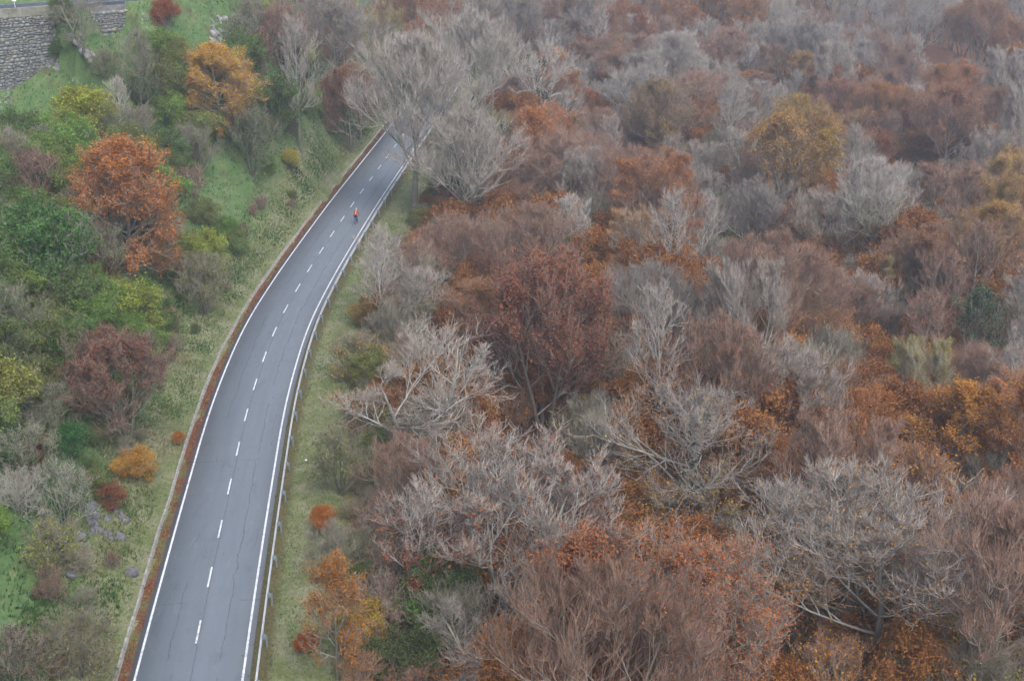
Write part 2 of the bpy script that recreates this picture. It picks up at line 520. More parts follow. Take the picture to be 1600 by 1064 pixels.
mk_, nt, b = new_mat('weathered_concrete', 0.9, 0.2)
c = ramp(nt, noise(nt, geopos(nt), 2.0, 5, .7), [(0.35, (.20, .195, .17)), (0.5, (.26, .255, .23)), (0.7, (.36, .35, .32))])
nt.links.new(c, b.inputs['Base Color'])
ml, nt, b = new_mat('damp_leaf_litter', 0.95, 0.1)
c = ramp(nt, noise(nt, geopos(nt), 7.0, 4, .8), [(0.30, (.055, .022, .015)), (0.48, (.120, .050, .030)), (0.62, (.175, .078, .038)), (0.78, (.19, .13, .05))])
c = mix(nt, ramp(nt, noise(nt, geopos(nt), .45, 5, .7), [(.46, (0, 0, 0)), (.58, (.9, .9, .9))]), c, (.10, .11, .045))
nt.links.new(c, b.inputs['Base Color'])
jit = lambda S: (vnoise(S, S * 0, 5, .35) - .5) * .12
gut = ribbon('gutter', S0, S1, [(-4.06, -.3), (-4.06, .10), (-3.94, .10), (-3.90, -.02), (-3.86, -.08)], mk_, None, 1.0, jit)
tag(gut, kind='structure')
ribbon('leaf_filled_channel', S0, S1, [(-3.88, -.045), (-3.65, -.07), (-3.45, -.05), (-3.24, .006)], ml, gut, 1.0)

# joints of the kerb: the stones are short lengths, set end to end with open joints
# (each is a part of the gutter)
kj = MB()
ks = np.arange(S0 + .5, S0 + 190, 1.0)
base_me = None
for i, s_ in enumerate(ks):
    x, y, z, nx, ny = [float(v) for v in road_frame(np.array([s_]))[:5]] if False else [float(v[0]) for v in road_frame(np.array([s_]))]
    if y > 235: break
    if base_me is None:
        q = MB(); q.box((0, 0, 0), (.13, .93, .10)); o = q.build('kerb_stone', mk_, gut); base_me = o.data
    else:
        o = link_mesh('kerb_stone', base_me, None, gut)
    u = -3.99 + float(jit(np.array([s_]))[0])
    o.location = (x + nx * u, y + ny * u, z + .115 + random.uniform(-.015, .02))
    o.rotation_euler = (.07, random.uniform(-.05, .05), math.atan2(-nx, ny) * -1 * 0 + math.atan2(ny, nx) + random.uniform(-.02, .02))

# ------------------------------------------------------------------ crash barrier
mg = simple('galvanised_steel', (.62, .64, .66), .45, .5, .25, .18, 3.0)
mg2 = simple('weathered_post_steel', (.17, .21, .23), .7, .3, .1, .25, 5.0)
rx0, ry0, rz0, _, _ = [float(v[0]) for v in road_frame(np.array([S0 + 1]))]
cb = empty('crash_barrier', (0, 0, 0))
tag(cb, 'long galvanised steel crash barrier along the right-hand edge of the lower road', 'crash barrier')
UR = 3.78
rs0, rs1 = S0, float(np.interp(222, RC[:, 1], RS))
Wp = [(.00, .40), (.055, .43), (.055, .50), (.0, .545), (.0, .575), (.055, .62), (.055, .69), (.0, .72), (.018, .725), (.075, .69), (.075, .62), (.02, .575), (.02, .545), (.075, .50), (.075, .43), (.018, .395)]
Wp = [(UR - .05 + (0.075 - a), h) for a, h in Wp]
rail = ribbon('rail', rs0, rs1, Wp + [Wp[0]], mg, cb)
post_me = None
sp = rs0 + 1.6
while sp < rs1:
    x, y, z, nx, ny = [float(v[0]) for v in road_frame(np.array([sp]))]
    ang = math.atan2(ny, nx)
    if post_me is None:
        q = MB(); q.box((0, 0, .12), (.10, .006, 1.24)); q.box((.05, .05, .12), (.006, .10, 1.24)); q.box((-.047, .05, .12), (.006, .10, 1.24))
        po = q.build('post', mg2, cb); post_me = po.data
        q = MB(); q.box((0, 0, 0), (.17, .24, .20)); q.box((-.0, 0, .118), (.10, .14, .03)); q.tube([(-.16, 0, .0), (-.13, 0, .0)], .03, 6)
        so = q.build('spacer_block', mg2, po); sp_me = so.data
    else:
        po = link_mesh('post', post_me, None, cb); so = link_mesh('spacer_block', sp_me, None, po)
    u = UR + .26
    po.location = (x + nx * u, y + ny * u, z - .05); po.rotation_euler = (0, 0, ang)
    so.location = (-.14, .05, .61)
    sp += 4.0

# ------------------------------------------------------------------ upper road, its wall and sign
def up_pt(t, du, z):
    du = du - .018 * min(max(t - 16, 0), 60) ** 2
    return (U1[0] + UT[0]*t + UN[0]*du, U1[1] + UT[1]*t + UN[1]*du, z)
mas2 = simple('asphalt_upper', (.072, .084, .10), .95, .05, 0, .18, .8)
ua = math.atan2(UT[1], UT[0])
q = MB()
TS = [-70, 16] + [16 + 3 * k for k in range(1, 12)]
for a, b_ in zip(TS[:-1], TS[1:]):
    v = [up_pt(a, -.0, UZ), up_pt(b_, -.0, UZ), up_pt(b_, -5.4, UZ), up_pt(a, -5.4, UZ)]
    v2 = [(p_[0], p_[1], p_[2] - .3) for p_ in v]
    q.add(v + v2, ((0, 1, 2, 3), (4, 7, 6, 5), (0, 4, 5, 1), (2, 6, 7, 3)))
upr = q.build('upper_road', mas2); tag(upr, kind='structure')
for duu in (-.28, -5.1):
    q = MB()
    for a, b_ in zip(TS[:-1], TS[1:]):
        q.add([up_pt(a, duu, UZ + .005), up_pt(b_, duu, UZ + .005), up_pt(b_, duu - .14, UZ + .005), up_pt(a, duu - .14, UZ + .005)], ((0, 1, 2, 3),))
    q.build('edge_line', mp, upr)

# retaining wall of rubble stone: a core, a coping, and stones standing proud of the mortar
ms, nt, b = new_mat('rubble_stone', 0.92, 0.15)
rr = attr(nt, 'rnd')
c = ramp(nt, rr, [(0.0, (.18, .19, .195)), (0.4, (.21, .22, .225)), (0.75, (.235, .245, .245)), (0.93, (.26, .245, .19)), (1.0, (.32, .33, .33))])
c = mix(nt, 1.0, c, ramp(nt, noise(nt, geopos(nt), 1.1, 5, .7), [(.3, (.6, .62, .6)), (.7, (1.15, 1.12, 1.08))]), 'MULTIPLY')
mossy = ramp(nt, noise(nt, geopos(nt), .35, 4, .6), [(.56, (0, 0, 0)), (.7, (.6, .6, .6))])
c = mix(nt, mossy, c, (.09, .10, .05))
nt.links.new(c, b.inputs['Base Color'])
mcore = simple('wall_mortar', (.17, .175, .17), .95, .1, 0, .3, 1.5)
wall = empty('retaining_wall', up_pt(0, .3, 26))
tag(wall, 'tall grey rubble stone retaining wall below the upper road, grass at its foot', 'wall')
inv = Matrix.Translation(-Vector(wall.location))
def in_wall(o): o.matrix_parent_inverse = inv; return o
T0, T1 = -9, 15.0
q = MB()
for a_, b_ in ((-9, 5.9), (9.9, 15.0)):
    pts = [up_pt(a_, .05, 20), up_pt(b_, .05, 20), up_pt(b_, .33, 20), up_pt(a_, .33, 20)]
    tp = [up_pt(a_, .05, UZ - .35), up_pt(b_, .05, UZ - .35), up_pt(b_, .25, UZ - .35), up_pt(a_, .25, UZ - .35)]
    q.add(pts + tp, ((0, 3, 2, 1), (4, 5, 6, 7), (0, 1, 5, 4), (1, 2, 6, 5), (2, 3, 7, 6), (3, 0, 4, 7)))
in_wall(q.build('core', mcore, wall))
V, F, A = [], [], []
zc = 24.0
while zc < UZ - 1.0:
    hh = random.uniform(.20, .46)
    t = T0 + random.uniform(0, .4)
    while t < T1 - .3:
        ww = random.uniform(.18, .70) * (.7 + hh)
        if 5.5 < t < 9.9: t += .5; continue
        parts_ = [(0, hh)] if random.random() < .6 else [(0, hh * random.uniform(.35, .6))]
        if len(parts_) == 1 and parts_[0][1] < hh: parts_.append((parts_[0][1], hh))
        for za, zb_ in parts_:
            h2 = (zb_ - za) * random.uniform(.86, 1.06)
            pr = random.uniform(.04, .16); zb = zc + za + random.uniform(-.05, .05)
            base = .33
            jj = lambda: random.uniform(-.05, .05)
            ring = [(t + .02 + jj() * .6, zb + .03 + jj() * .6), (t + ww * .5 + jj(), zb - .01), (t + ww - .03 + jj() * .6, zb + .03 + jj() * .6), (t + ww - .02 + jj() * .5, zb + h2 - .05 + jj() * .6), (t + ww * .5 + jj(), zb + h2), (t + .02 + jj() * .5, zb + h2 - .05 + jj() * .6)]
            n0 = len(V)
            V += [up_pt(p, base - .02, z_) for p, z_ in ring]
            cxm = t + ww / 2; czm = zb + h2 / 2
            V += [up_pt(cxm + (p - cxm) * .72, base + pr + jj() * .6, czm + (z_ - czm) * .72) for p, z_ in ring]
            for k in range(6): F.append((n0 + k, n0 + (k + 1) % 6, n0 + 6 + (k + 1) % 6, n0 + 6 + k))
            F.append((n0 + 6, n0 + 7, n0 + 8, n0 + 9)); F.append((n0 + 6, n0 + 9, n0 + 10, n0 + 11))
            A += [random.random()] * 12
        t += ww + .01
    zc += hh
o = in_wall(link_mesh('stone_facing', np_mesh('stone_facing', np.array(V), np.array(F), {'rnd': np.array(A)}), ms, wall)); tag(o, kind='stuff')
q = MB()
t = T0
v8 = []
while t < 4.2:
    L_ = 1.6
    q.add([up_pt(t, -.0, UZ - .9), up_pt(t + L_ - .02, .0, UZ - .9), up_pt(t + L_ - .02, .36, UZ - .9), up_pt(t, .36, UZ - .9),
           up_pt(t, 0.0, UZ + .04), up_pt(t + L_ - .02, 0.0, UZ + .04), up_pt(t + L_ - .02, .32, UZ + .0), up_pt(t, .32, UZ + .0)],
          ((0, 3, 2, 1), (4, 5, 6, 7), (0, 1, 5, 4), (1, 2, 6, 5), (2, 3, 7, 6), (3, 0, 4, 7)))
    t += L_
in_wall(q.build('coping', simple('weathered_coping', (.20, .20, .16), .9, .15, 0, .3, 1.2), wall))

# road sign beyond the upper road's near edge
sx, sy, sz = up_pt(1.7, -.1, UZ)
sg = empty('road_sign', (sx, sy, sz))
tag(sg, 'small red and white sign on a post beside the upper road', 'sign')
q = MB(); q.tube([(0, 0, -.3), (0, 0, 1.75)], .035, 8); q.build('post', mg, sg)
mw = simple('sign_white', (.72, .72, .72), .4, .4, 0, .05)
mr_ = simple('sign_red', (.55, .03, .04), .4, .4)
mb_ = simple('sign_grey_print', (.25, .27, .32), .5, .3)
q = MB(); q.box((0, -.045, .95), (.46, .02, .52)); pl = q.build('white_plate', mw, sg)
q = MB()
for zz, w in ((1.10, .26), (1.0, .18), (.88, .24)): q.box((0, -.058, zz), (w, .004, .045))
q.build('printed_mark', mb_, pl)
q = MB(); q.add([(-.42, -.045, 1.24), (.42, -.045, 1.24), (0, -.045, 1.95), (-.42, -.025, 1.24), (.42, -.025, 1.24), (0, -.025, 1.95)], ((0, 1, 2), (5, 4, 3), (0, 3, 4, 1), (1, 4, 5, 2), (2, 5, 3, 0)))
tr = q.build('red_triangle', mr_, sg)
q = MB(); q.add([(-.24, -.05, 1.33), (.24, -.05, 1.33), (0, -.05, 1.74), (-.24, -.046, 1.33), (.24, -.046, 1.33), (0, -.046, 1.74)], ((0, 1, 2), (5, 4, 3), (0, 3, 4, 1), (1, 4, 5, 2), (2, 5, 3, 0)))
q.build('triangle_centre', mw, tr)

# ------------------------------------------------------------------ tree builder
def unit(a): return a / (np.linalg.norm(a, axis=-1, keepdims=True) + 1e-9)

def grow(r_, P, D, L, k, trop, wob, bend=0.0):
    n = len(P); pts = np.empty((n, k, 3)); pts[:, 0] = P; d = unit(D)
    bias = r_.normal(size=(n, 3)) * bend
    for i in range(1, k):
        d = unit(d + np.array([0, 0, 1.0]) * trop / (k - 1) + (r_.normal(size=(n, 3)) * wob + bias) / math.sqrt(k - 1))
        pts[:, i] = pts[:, i-1] + d * (L / (k - 1))[:, None]
    return pts

def spawn(r_, pts, rad, m, t0, t1, angle, jit_, even=True, updrop=0.0):
    n, k, _ = pts.shape
    t = t0 + (t1 - t0) * ((np.arange(m)[None, :] + r_.random((n, m))) / m)
    f = t * (k - 1); i = np.clip(f.astype(int), 0, k - 2); a = (f - i)[..., None]
    rows = np.arange(n)[:, None]
    A, B = pts[rows, i], pts[rows, i + 1]
    pos = A * (1 - a) + B * a
    tan = unit(B - A)
    r = rad[rows, i] * (1 - a[..., 0]) + rad[rows, i + 1] * a[..., 0]
    ref = unit(r_.normal(size=(n, m, 3)))
    side = unit(np.cross(tan, ref))
    # prefer sideways and upward over downward
    side = unit(side + np.array([0, 0, updrop]))
    side = unit(side - tan * (side * tan).sum(-1, keepdims=True))
    th = angle + r_.normal(size=(n, m)) * jit_
    D = tan * np.cos(th)[..., None] + side * np.sin(th)[..., None]
    return pos.reshape(-1, 3), D.reshape(-1, 3), r.reshape(-1), t.reshape(-1), np.repeat(np.arange(n), m)

class Acc:
    def __init__(s): s.V = []; s.F = []; s.A = []; s.n = 0
    def tubes(s, pts, rad, sides, age):
        n, k, _ = pts.shape
        tan = np.empty_like(pts); tan[:, 1:-1] = pts[:, 2:] - pts[:, :-2]; tan[:, 0] = pts[:, 1] - pts[:, 0]; tan[:, -1] = pts[:, -1] - pts[:, -2]
        tan = unit(tan)
        ref = np.where(np.abs(tan[..., 2:3]) < .9, np.array([0, 0, 1.0]), np.array([1.0, 0, 0]))
        u = unit(np.cross(tan, ref)); w = np.cross(tan, u)
        an = np.arange(sides) * 2 * PI / sides
        V = pts[:, :, None, :] + rad[:, :, None, None] * (u[:, :, None, :] * np.cos(an)[:, None] + w[:, :, None, :] * np.sin(an)[:, None])
        idx = s.n + np.arange(n * k * sides).reshape(n, k, sides)
        nx = np.roll(idx, -1, axis=2)
        F = np.stack([idx[:, :-1], nx[:, :-1], nx[:, 1:], idx[:, 1:]], -1).reshape(-1, 4)
        s.V.append(V.reshape(-1, 3)); s.F.append(F); s.n += n * k * sides
        a = np.broadcast_to(np.asarray(age, float)[..., None] if np.ndim(age) == 2 else age, (n, k, 1) if np.ndim(age) != 2 else (n, k, 1))
        s.A.append(np.broadcast_to(a, (n, k, sides)).ravel())
    def mesh(s, name): return np_mesh(name, np.vstack(s.V), np.vstack(s.F), {'age': np.concatenate(s.A)}, True)

def leaf_mesh(r_, name, P, size, flat=0.6, spread=.15, hue=None):
    n = len(P)
    P = P + r_.normal(size=(n, 3)) * spread
    nrm = unit(r_.normal(size=(n, 3)) * (1 - flat) + np.array([0, 0, 1.0]) * flat)
    u = unit(np.cross(nrm, r_.normal(size=(n, 3)))); w = np.cross(nrm, u)
    sz = size * (0.6 + .8 * r_.random(n))[:, None]
    fold = nrm * sz * .18
    V = np.stack([P - u * sz * .62, P - w * sz * .36 + fold, P + u * sz * .62, P + w * sz * .36 + fold], 1).reshape(-1, 3)
    i = np.arange(n)[:, None] * 4
    F = np.vstack([i + np.array([[0, 1, 2]]), i + np.array([[0, 2, 3]])])
    rv = r_.random(n)
    if hue is not None: rv = np.clip(rv * .55 + hue * .45, 0, 1)
    return np_mesh(name, V, F, {'rnd': np.repeat(rv, 4)})

PROTO = {}
def beech(key, seed, H, R, base=.28, limbs=14, n2=9, n3=7, n4=5, wob=.16, trop=.55, trunks=1, twist=0.10, thick=.30, top=.92,
          leaves=0, leaf_size=.16, lzone=(0, .75), dense=0, ivy=0, low=68, high=22, tw=1.0, flat=.62):
    r_ = np.random.default_rng(seed)
    tr = Acc(); cr = Acc()
    # trunk(s)
    K = 10
    P = np.zeros((trunks, 3)); D = np.tile([0, 0, 1.0], (trunks, 1))
    if trunks > 1:
        an = np.arange(trunks) * 2 * PI / trunks + r_.random()
        D[:, 0] = np.cos(an) * .22; D[:, 1] = np.sin(an) * .22
        P[:, 0] = np.cos(an) * thick * .55; P[:, 1] = np.sin(an) * thick * .55
    P[:, 2] = -.6
    T = grow(r_, P, D, np.full(trunks, H * top + .6), K, .15, twist)
    tk = np.linspace(0, 1, K)
    Rt = (thick / math.sqrt(trunks) * 1.15) * (1 - .86 * tk ** .85)[None, :] * np.ones((trunks, 1))
    Rt[:, 0] *= 1.5
    tr.tubes(T, Rt, 8, np.broadcast_to(tk[None] * .4, (trunks, K)))
    # limbs reach for a dome
    m = max(3, int(limbs / trunks))
    pos, d, r, t, par = spawn(r_, T, Rt, m, base, .99, .9, .1)
    az = (np.arange(len(pos)) * 2.399963 + r_.random(len(pos)) * .8)
    if trunks > 1: 
        az0 = np.arctan2(d[:, 1], d[:, 0])
    q = np.clip((t - base) / (1 - base), 0, 1)
    inc = np.radians(low + (high - low) * q + r_.normal(size=len(q)) * 7)
    d = np.stack([np.cos(az) * np.sin(inc), np.sin(az) * np.sin(inc), np.cos(inc)], 1)
    C = np.array([0, 0, H * (base * .55 + .40)]); E = np.array([R, R, H * 1.0 - C[2]])
    o = (pos - C) / E; dd = d / E
    a_ = (dd * dd).sum(1); b_ = (o * dd).sum(1); c_ = (o * o).sum(1) - 1
    L = (-b_ + np.sqrt(np.maximum(b_ * b_ - a_ * c_, 0.01))) / a_
    L = np.clip(L * r_.uniform(.86, 1.06, len(L)), H * .12, H * .9)
    K1 = 9
    P1 = grow(r_, pos, d, L, K1, trop, wob)
    k1 = np.linspace(0, 1, K1)
    R1 = (np.clip(r * .58, .04, .13))[:, None] * (1 - .80 * k1)[None] 
    tr.tubes(P1, R1, 5, np.broadcast_to((.25 + .3 * k1)[None], R1.shape))
    # boughs
    p2, d2, r2, t2, pa = spawn(r_, P1, R1, n2, .22, .98, math.radians(42), .2, updrop=.35)
    L2 = L[pa] * (.52 - .30 * t2) * r_.uniform(.75, 1.25, len(t2)) + .4
    P2 = grow(r_, p2, d2, L2, 6, trop * 1.3, wob * 1.15)
    R2 = np.clip(r2 * .66, .022, .08)[:, None] * (1 - .7 * np.linspace(0, 1, 6))[None]
    tr2 = cr
    tr2.tubes(P2, R2, 4, .55)
    # branchlets
    p3, d3, r3, t3, pa3 = spawn(r_, P2, R2, n3, .18, 1.0, math.radians(38), .22, updrop=.35)
    L3 = np.clip(L2[pa3] * (.58 - .28 * t3) * r_.uniform(.7, 1.3, len(t3)), .5, 3.2)
    P3 = grow(r_, p3, d3, L3, 4, trop * 1.3, wob * 1.1)
    R3 = (np.clip(r3 * .66, .019, .035) * tw)[:, None] * (1 - .6 * np.linspace(0, 1, 4))[None]
    cr.tubes(P3, R3, 3, .75)
    # twigs
    p4, d4, r4, t4, pa4 = spawn(r_, P3, R3, n4, .15, 1.0, math.radians(34), .25, updrop=.3)
    L4 = np.clip(L3[pa4] * .62 * r_.uniform(.6, 1.4, len(t4)), .35, 1.5)
    P4 = grow(r_, p4, d4, L4, 3, trop * 1.2, wob * 1.0)
    R4 = (np.full((len(p4), 3), .0135) * np.array([1.25, .9, .5])) * tw
    cr.tubes(P4, R4, 3, 1.0)
    res = {'trunk': tr.mesh(key + '_trunk'), 'crown': cr.mesh(key + '_crown'), 'R': R, 'H': H}
    # leaves sit along the branchlets and twigs; beech keeps them low and inside
    allp = np.vstack([P3[:, 1:].reshape(-1, 3), P4.reshape(-1, 3)])
    h = allp[:, 2] / H
    if leaves:
        w = 1 - smooth((h - lzone[0]) / (lzone[1] - lzone[0])); w = w + .02
        i = r_.choice(len(allp), leaves, p=w / w.sum())
        res['few'] = leaf_mesh(r_, key + '_few_leaves', allp[i], leaf_size, flat, .14)
    if dense:
        i = r_.choice(len(allp), dense)
        cl = vnoise(allp[i][:, 0] * 1.0 + allp[i][:, 2] * .7, allp[i][:, 1] + allp[i][:, 2] * .5, seed, .7)
        res['full'] = leaf_mesh(r_, key + '_full_leaves', allp[i], leaf_size * (1.1 if leaf_size > .12 else 1.3), flat, .18, cl)
    if ivy:
        j = r_.integers(0, trunks, ivy); tt = r_.random(ivy) ** 1.2 * .7
        f = tt * (K - 1); ii = f.astype(int); a = (f - ii)[:, None]
        pc = T[j, ii] * (1 - a) + T[j, ii + 1] * a
        n1_ = ivy // 2
        jl = r_.integers(0, len(P1), n1_); tl = r_.random(n1_) * .45; f = tl * (K1 - 1); ii = f.astype(int); a = (f - ii)[:, None]
        pc[:n1_] = P1[jl, ii] * (1 - a) + P1[jl, ii + 1] * a
        res['ivy'] = leaf_mesh(r_, key + '_ivy', pc, .2, .2, .27)
    PROTO[key] = res

beech('dome_a', 101, 12.0, 6.8, limbs=26, n2=12, n3=7, n4=6, tw=.9, trunks=2, leaves=9000, dense=20000, leaf_size=.092, lzone=(.15,.8))
beech('dome_b', 102, 13.5, 6.0, limbs=24, n2=12, n3=7, n4=6, tw=.9, leaves=9000, dense=20000, base=.30, leaf_size=.092, lzone=(.2,.85))
beech('dome_c', 103, 11.5, 5.8, limbs=24, n2=11, n3=7, n4=6, tw=.9, leaves=9000, base=.22, trop=.7, trunks=3, dense=20000, leaf_size=.12, lzone=(.1,.8))
beech('dome_d', 114, 14.5, 5.0, limbs=24, n2=11, n3=7, n4=6, tw=.9, leaves=8000, base=.25, trop=.75, trunks=2, dense=17000, leaf_size=.092, lzone=(.1, .75), low=60, high=15, twist=.2)
beech('cone_a', 131, 10.5, 4.9, limbs=36, n2=9, n3=6, n4=4, base=.05, dense=40000, low=88, high=20, trop=.28, thick=.24, leaf_size=.135, flat=.72, wob=.2, top=.9)
beech('far_a', 121, 12.5, 6.2, limbs=20, n2=8, n3=6, n4=4, trunks=2, dense=7000, leaf_size=.18, tw=1.2)
beech('far_b', 122, 13.5, 5.6, limbs=20, n2=8, n3=6, n4=4, dense=7000, leaf_size=.18, tw=1.2)
beech('gnarl_a', 104, 13.0, 7.4, limbs=16, n2=10, n3=7, n4=5, wob=.26, trop=.30, twist=.2, thick=.42, leaves=2200, ivy=900, base=.2, low=80, high=30, tw=.95)
beech('gnarl_b', 105, 12.0, 6.6, limbs=14, n2=10, n3=7, n4=5, wob=.28, trop=.22, twist=.22, trunks=2, thick=.45, leaves=2200, ivy=1500, base=.18, low=84, high=35, tw=.95)
beech('tall_a', 106, 14.5, 3.1, limbs=22, n2=6, n3=5, n4=4, base=.24, leaves=2200, dense=6500, thick=.17, low=58, high=18, wob=.12, ivy=700)
beech('tall_b', 107, 12.5, 3.6, limbs=20, n2=7, n3=5, n4=4, base=.16, leaves=2200, dense=7000, thick=.18, low=62, high=20, wob=.14)
beech('bush_a', 108, 4.6, 2.7, limbs=22, n2=7, n3=5, n4=3, base=.04, trunks=5, thick=.16, leaves=2000, dense=13000, low=62, high=20, top=.8, leaf_size=.13, lzone=(0, 1.6), flat=.3, tw=.7, wob=.2)
beech('bush_b', 109, 3.6, 2.9, limbs=20, n2=7, n3=5, n4=3, base=.04, trunks=4, thick=.13, leaves=2000, dense=13000, low=80, high=30, top=.75, trop=.35, leaf_size=.13, lzone=(0, 1.6), flat=.3, tw=.7, wob=.25)
beech('layer_a', 110, 11.0, 5.6, limbs=20, n2=9, n3=7, n4=4, base=.08, dense=18000, low=84, high=25, trop=.22, thick=.26, leaf_size=.17, flat=.75, lzone=(.5, 1.0))

RUST = (.27, .095, .036); COPPER = (.33, .135, .040); ORANGE = (.42, .15, .022); GOLD = (.42, .26, .030); YELLOW = (.34, .29, .035)
OLIVE = (.18, .195, .055); GREEN = (.080, .19, .040); LIME = (.27, .36, .045); DARKG = (.075, .135, .042); BROWN = (.115, .062, .045); IVYG = (.030, .070, .030)
def jc(c, a=.12): return tuple(max(0.005, k * random.uniform(1 - a, 1 + a)) for k in c) + (1,)

TREES = []; SEEN = []
def plant(name, key, x, y, scale, rz, bark_, leaf=None, lc=None, label='', cat='tree', group=None, ivy=False, z=None, sz=1.0, tilt=None):
    p = PROTO[key]
    if z is None: z = g1(x, y)
    t = empty(name, (x, y, z), rz)
    t.scale = (scale, scale, scale * sz)
    if tilt: t.rotation_euler = (tilt[0], tilt[1], rz)
    tag(t, label, cat, group)
    for part in ('trunk', 'crown'):
        o = link_mesh(part, p[part], None, t)
        if not p[part].materials: p[part].materials.append(None)
        o.material_slots[0].link = 'OBJECT'; o.material_slots[0].material = M[bark_]
    if leaf and leaf in p:
        o = link_mesh('foliage', p[leaf], None, t)
        if not p[leaf].materials: p[leaf].materials.append(M['leaf'])
        o.color = jc(lc)
    if ivy and 'ivy' in p:
        o = link_mesh('ivy', p['ivy'], None, t)
        if not p['ivy'].materials: p['ivy'].materials.append(M['leaf'])
        o.color = jc(IVYG)
    TREES.append((x, y, p['R'] * scale))
    return t

def tree_px(name, key, cx, cy, wpx, label, bark_='bark_grey', leaf=None, lc=None, cat='tree', base=None, ivy=False, lift=.62, sz=1.0, group=None, rz=None, tilt=None):
    """stand a tree where its crown (or its foot, when base is given) is seen"""
    p = PROTO[key]
    s = 1.0
    for _ in range(4):
        if base: g = at(*base)
        else: g = at(cx, cy, p['H'] * s * sz * lift)
        if g is None: print('no ground for', label); return None
        x, y, z = g
        ppm = px_per_m(x, y, z + p['H'] * s * lift)
        s = wpx / ppm / (2 * p['R'] * 1.0)
    SEEN.append((cx, cy, wpx, y))
    return plant(name, key, x, y, s, random.uniform(0, 2 * PI) if rz is None else rz, bark_, leaf, lc, label, cat, group, ivy, z, sz, tilt)

# ------------------------------------------------------------------ the trees that can be told apart
T = tree_px
# right of the road, near to far
T('beech_tree', 'dome_a', 1365, 890, 540, 'huge domed beech with pale twigs over thin orange leaves, lower right corner', 'bark_grey', 'few', (.40, .17, .04), sz=.64)
T('beech_tree', 'dome_b', 1100, 975, 330, 'broad russet beech in the middle of the bottom edge, grey twig tips above', 'bark_grey', 'full', (.36, .15, .045), sz=.8)
T('beech_tree', 'tall_b', 905, 975, 210, 'orange-brown beech at the bottom edge, right of the gnarled grey one', 'bark_red', 'full', (.27, .115, .045))
T('beech_tree', 'gnarl_b', 765, 985, 270, 'gnarled silvery tree at the bottom edge with twisting bare branches', 'bark_grey', None, None, base=(790, 1120), lift=.62)
T('beech_tree', 'dome_c', 805, 825, 470, 'wide grey dome of bare upswept branches beside the gnarled trees, below the two dark trunks', 'bark_grey', 'few', RUST, sz=.62)
T('beech_tree', 'gnarl_a', 1065, 700, 330, 'large bare tree with crooked limbs and a dark forked foot, centre right', 'bark_grey', 'few', (.30, .20, .04), ivy=True, sz=.85)
T('beech_tree', 'gnarl_b', 660, 610, 290, 'bare crooked grey tree nearest the grass verge, spreading limbs', 'bark_grey', 'few', RUST, sz=.85)
T('beech_tree', 'dome_c', 855, 555, 270, 'dark red-brown beech on two dark trunks in a hollow, mid picture', 'bark_red', 'full', (.20, .078, .042), ivy=True, base=(850, 692), sz=1.05)
T('beech_tree', 'dome_b', 1560, 930, 330, 'purple-grey bare beech cut by the right edge near the bottom', 'bark_red', None, None)
T('beech_tree', 'dome_a', 1010, 490, 190, 'pale bare beech with dense upright twigs behind the red-brown beech', 'bark_grey', None, None)
T('beech_tree', 'dome_c', 1125, 600, 220, 'bare beech fading to purple behind the crooked tree', 'bark_red', 'few', RUST)
T('beech_tree', 'dome_b', 690, 200, 235, 'big bare grey tree leaning over the lower road beyond the cyclist', 'bark_grey', None, None, base=(648, 335), sz=1.0, tilt=(0, -.04))
T('beech_tree', 'dome_b', 765, 250, 215, 'bare tree with an ivy-dark trunk right behind the one leaning over the road', 'bark_grey', None, None, base=(722, 380), ivy=True, sz=.82)
T('beech_tree', 'tall_a', 592, 430, 100, 'slim upright bare tree with a straight stem just outside the barrier', 'bark_grey', None, None, base=(598, 500), sz=.62)
T('beech_tree', 'tall_b', 640, 470, 100, 'slim bare tree with thin leaning stem next to the straight one', 'bark_grey', 'few', OLIVE, sz=.7)
T('beech_tree', 'dome_d', 990, 380, 88, 'small orange and yellow tree with a pale stem, centre of the wood', 'bark_pale', 'full', (.48, .21, .025))
T('birch_tree', 'tall_a', 1050, 375, 80, 'white-stemmed bare tree with green ivy at its foot, right of the small orange tree', 'bark_pale', None, None, ivy=True)
T('birch_tree', 'tall_b', 1095, 375, 90, 'white-stemmed forked tree next to the ivy-footed one, branches spreading right', 'bark_pale', None, None)
T('beech_tree', 'dome_a', 1180, 345, 150, 'silver-grey ball of a bare beech in the upper middle of the wood', 'bark_grey', None, None)
T('beech_tree', 'dome_b', 1368, 325, 150, 'tall bare beech with a straight pale stem and green-tinged twigs, right of the silver ball', 'bark_pale', 'few', OLIVE, ivy=True)
T('beech_tree', 'tall_b', 1222, 262, 105, 'yellow-gold tree standing above the silver-grey beech', 'bark_grey', 'full', (.30, .19, .03))
T('beech_tree', 'gnarl_b', 850, 130, 150, 'bare tree with forked pale boughs near the top, orange undergrowth at its foot', 'bark_pale', None, None, ivy=True, sz=1.2)
T('beech_tree', 'dome_d', 1432, 600, 118, 'yellow-green tree with two white stems amid orange trees on the right', 'bark_pale', 'full', (.38, .29, .03))
T('beech_tree', 'dome_c', 1350, 660, 115, 'orange beech left of the yellow-green tree', 'bark_red', 'full', (.42, .17, .028))
T('beech_tree', 'layer_a', 1500, 680, 190, 'orange-brown beech with level leafy layers right of the yellow-green tree', 'bark_red', 'full', (.42, .18, .026))
T('beech_tree', 'dome_d', 1395, 440, 72, 'small golden tree below the tall bare beech, right part of the wood', 'bark_grey', 'full', GOLD)
T('beech_tree', 'tall_a', 1270, 520, 50, 'narrow golden sapling above the purple trees, right half', 'bark_grey', 'full', GOLD)
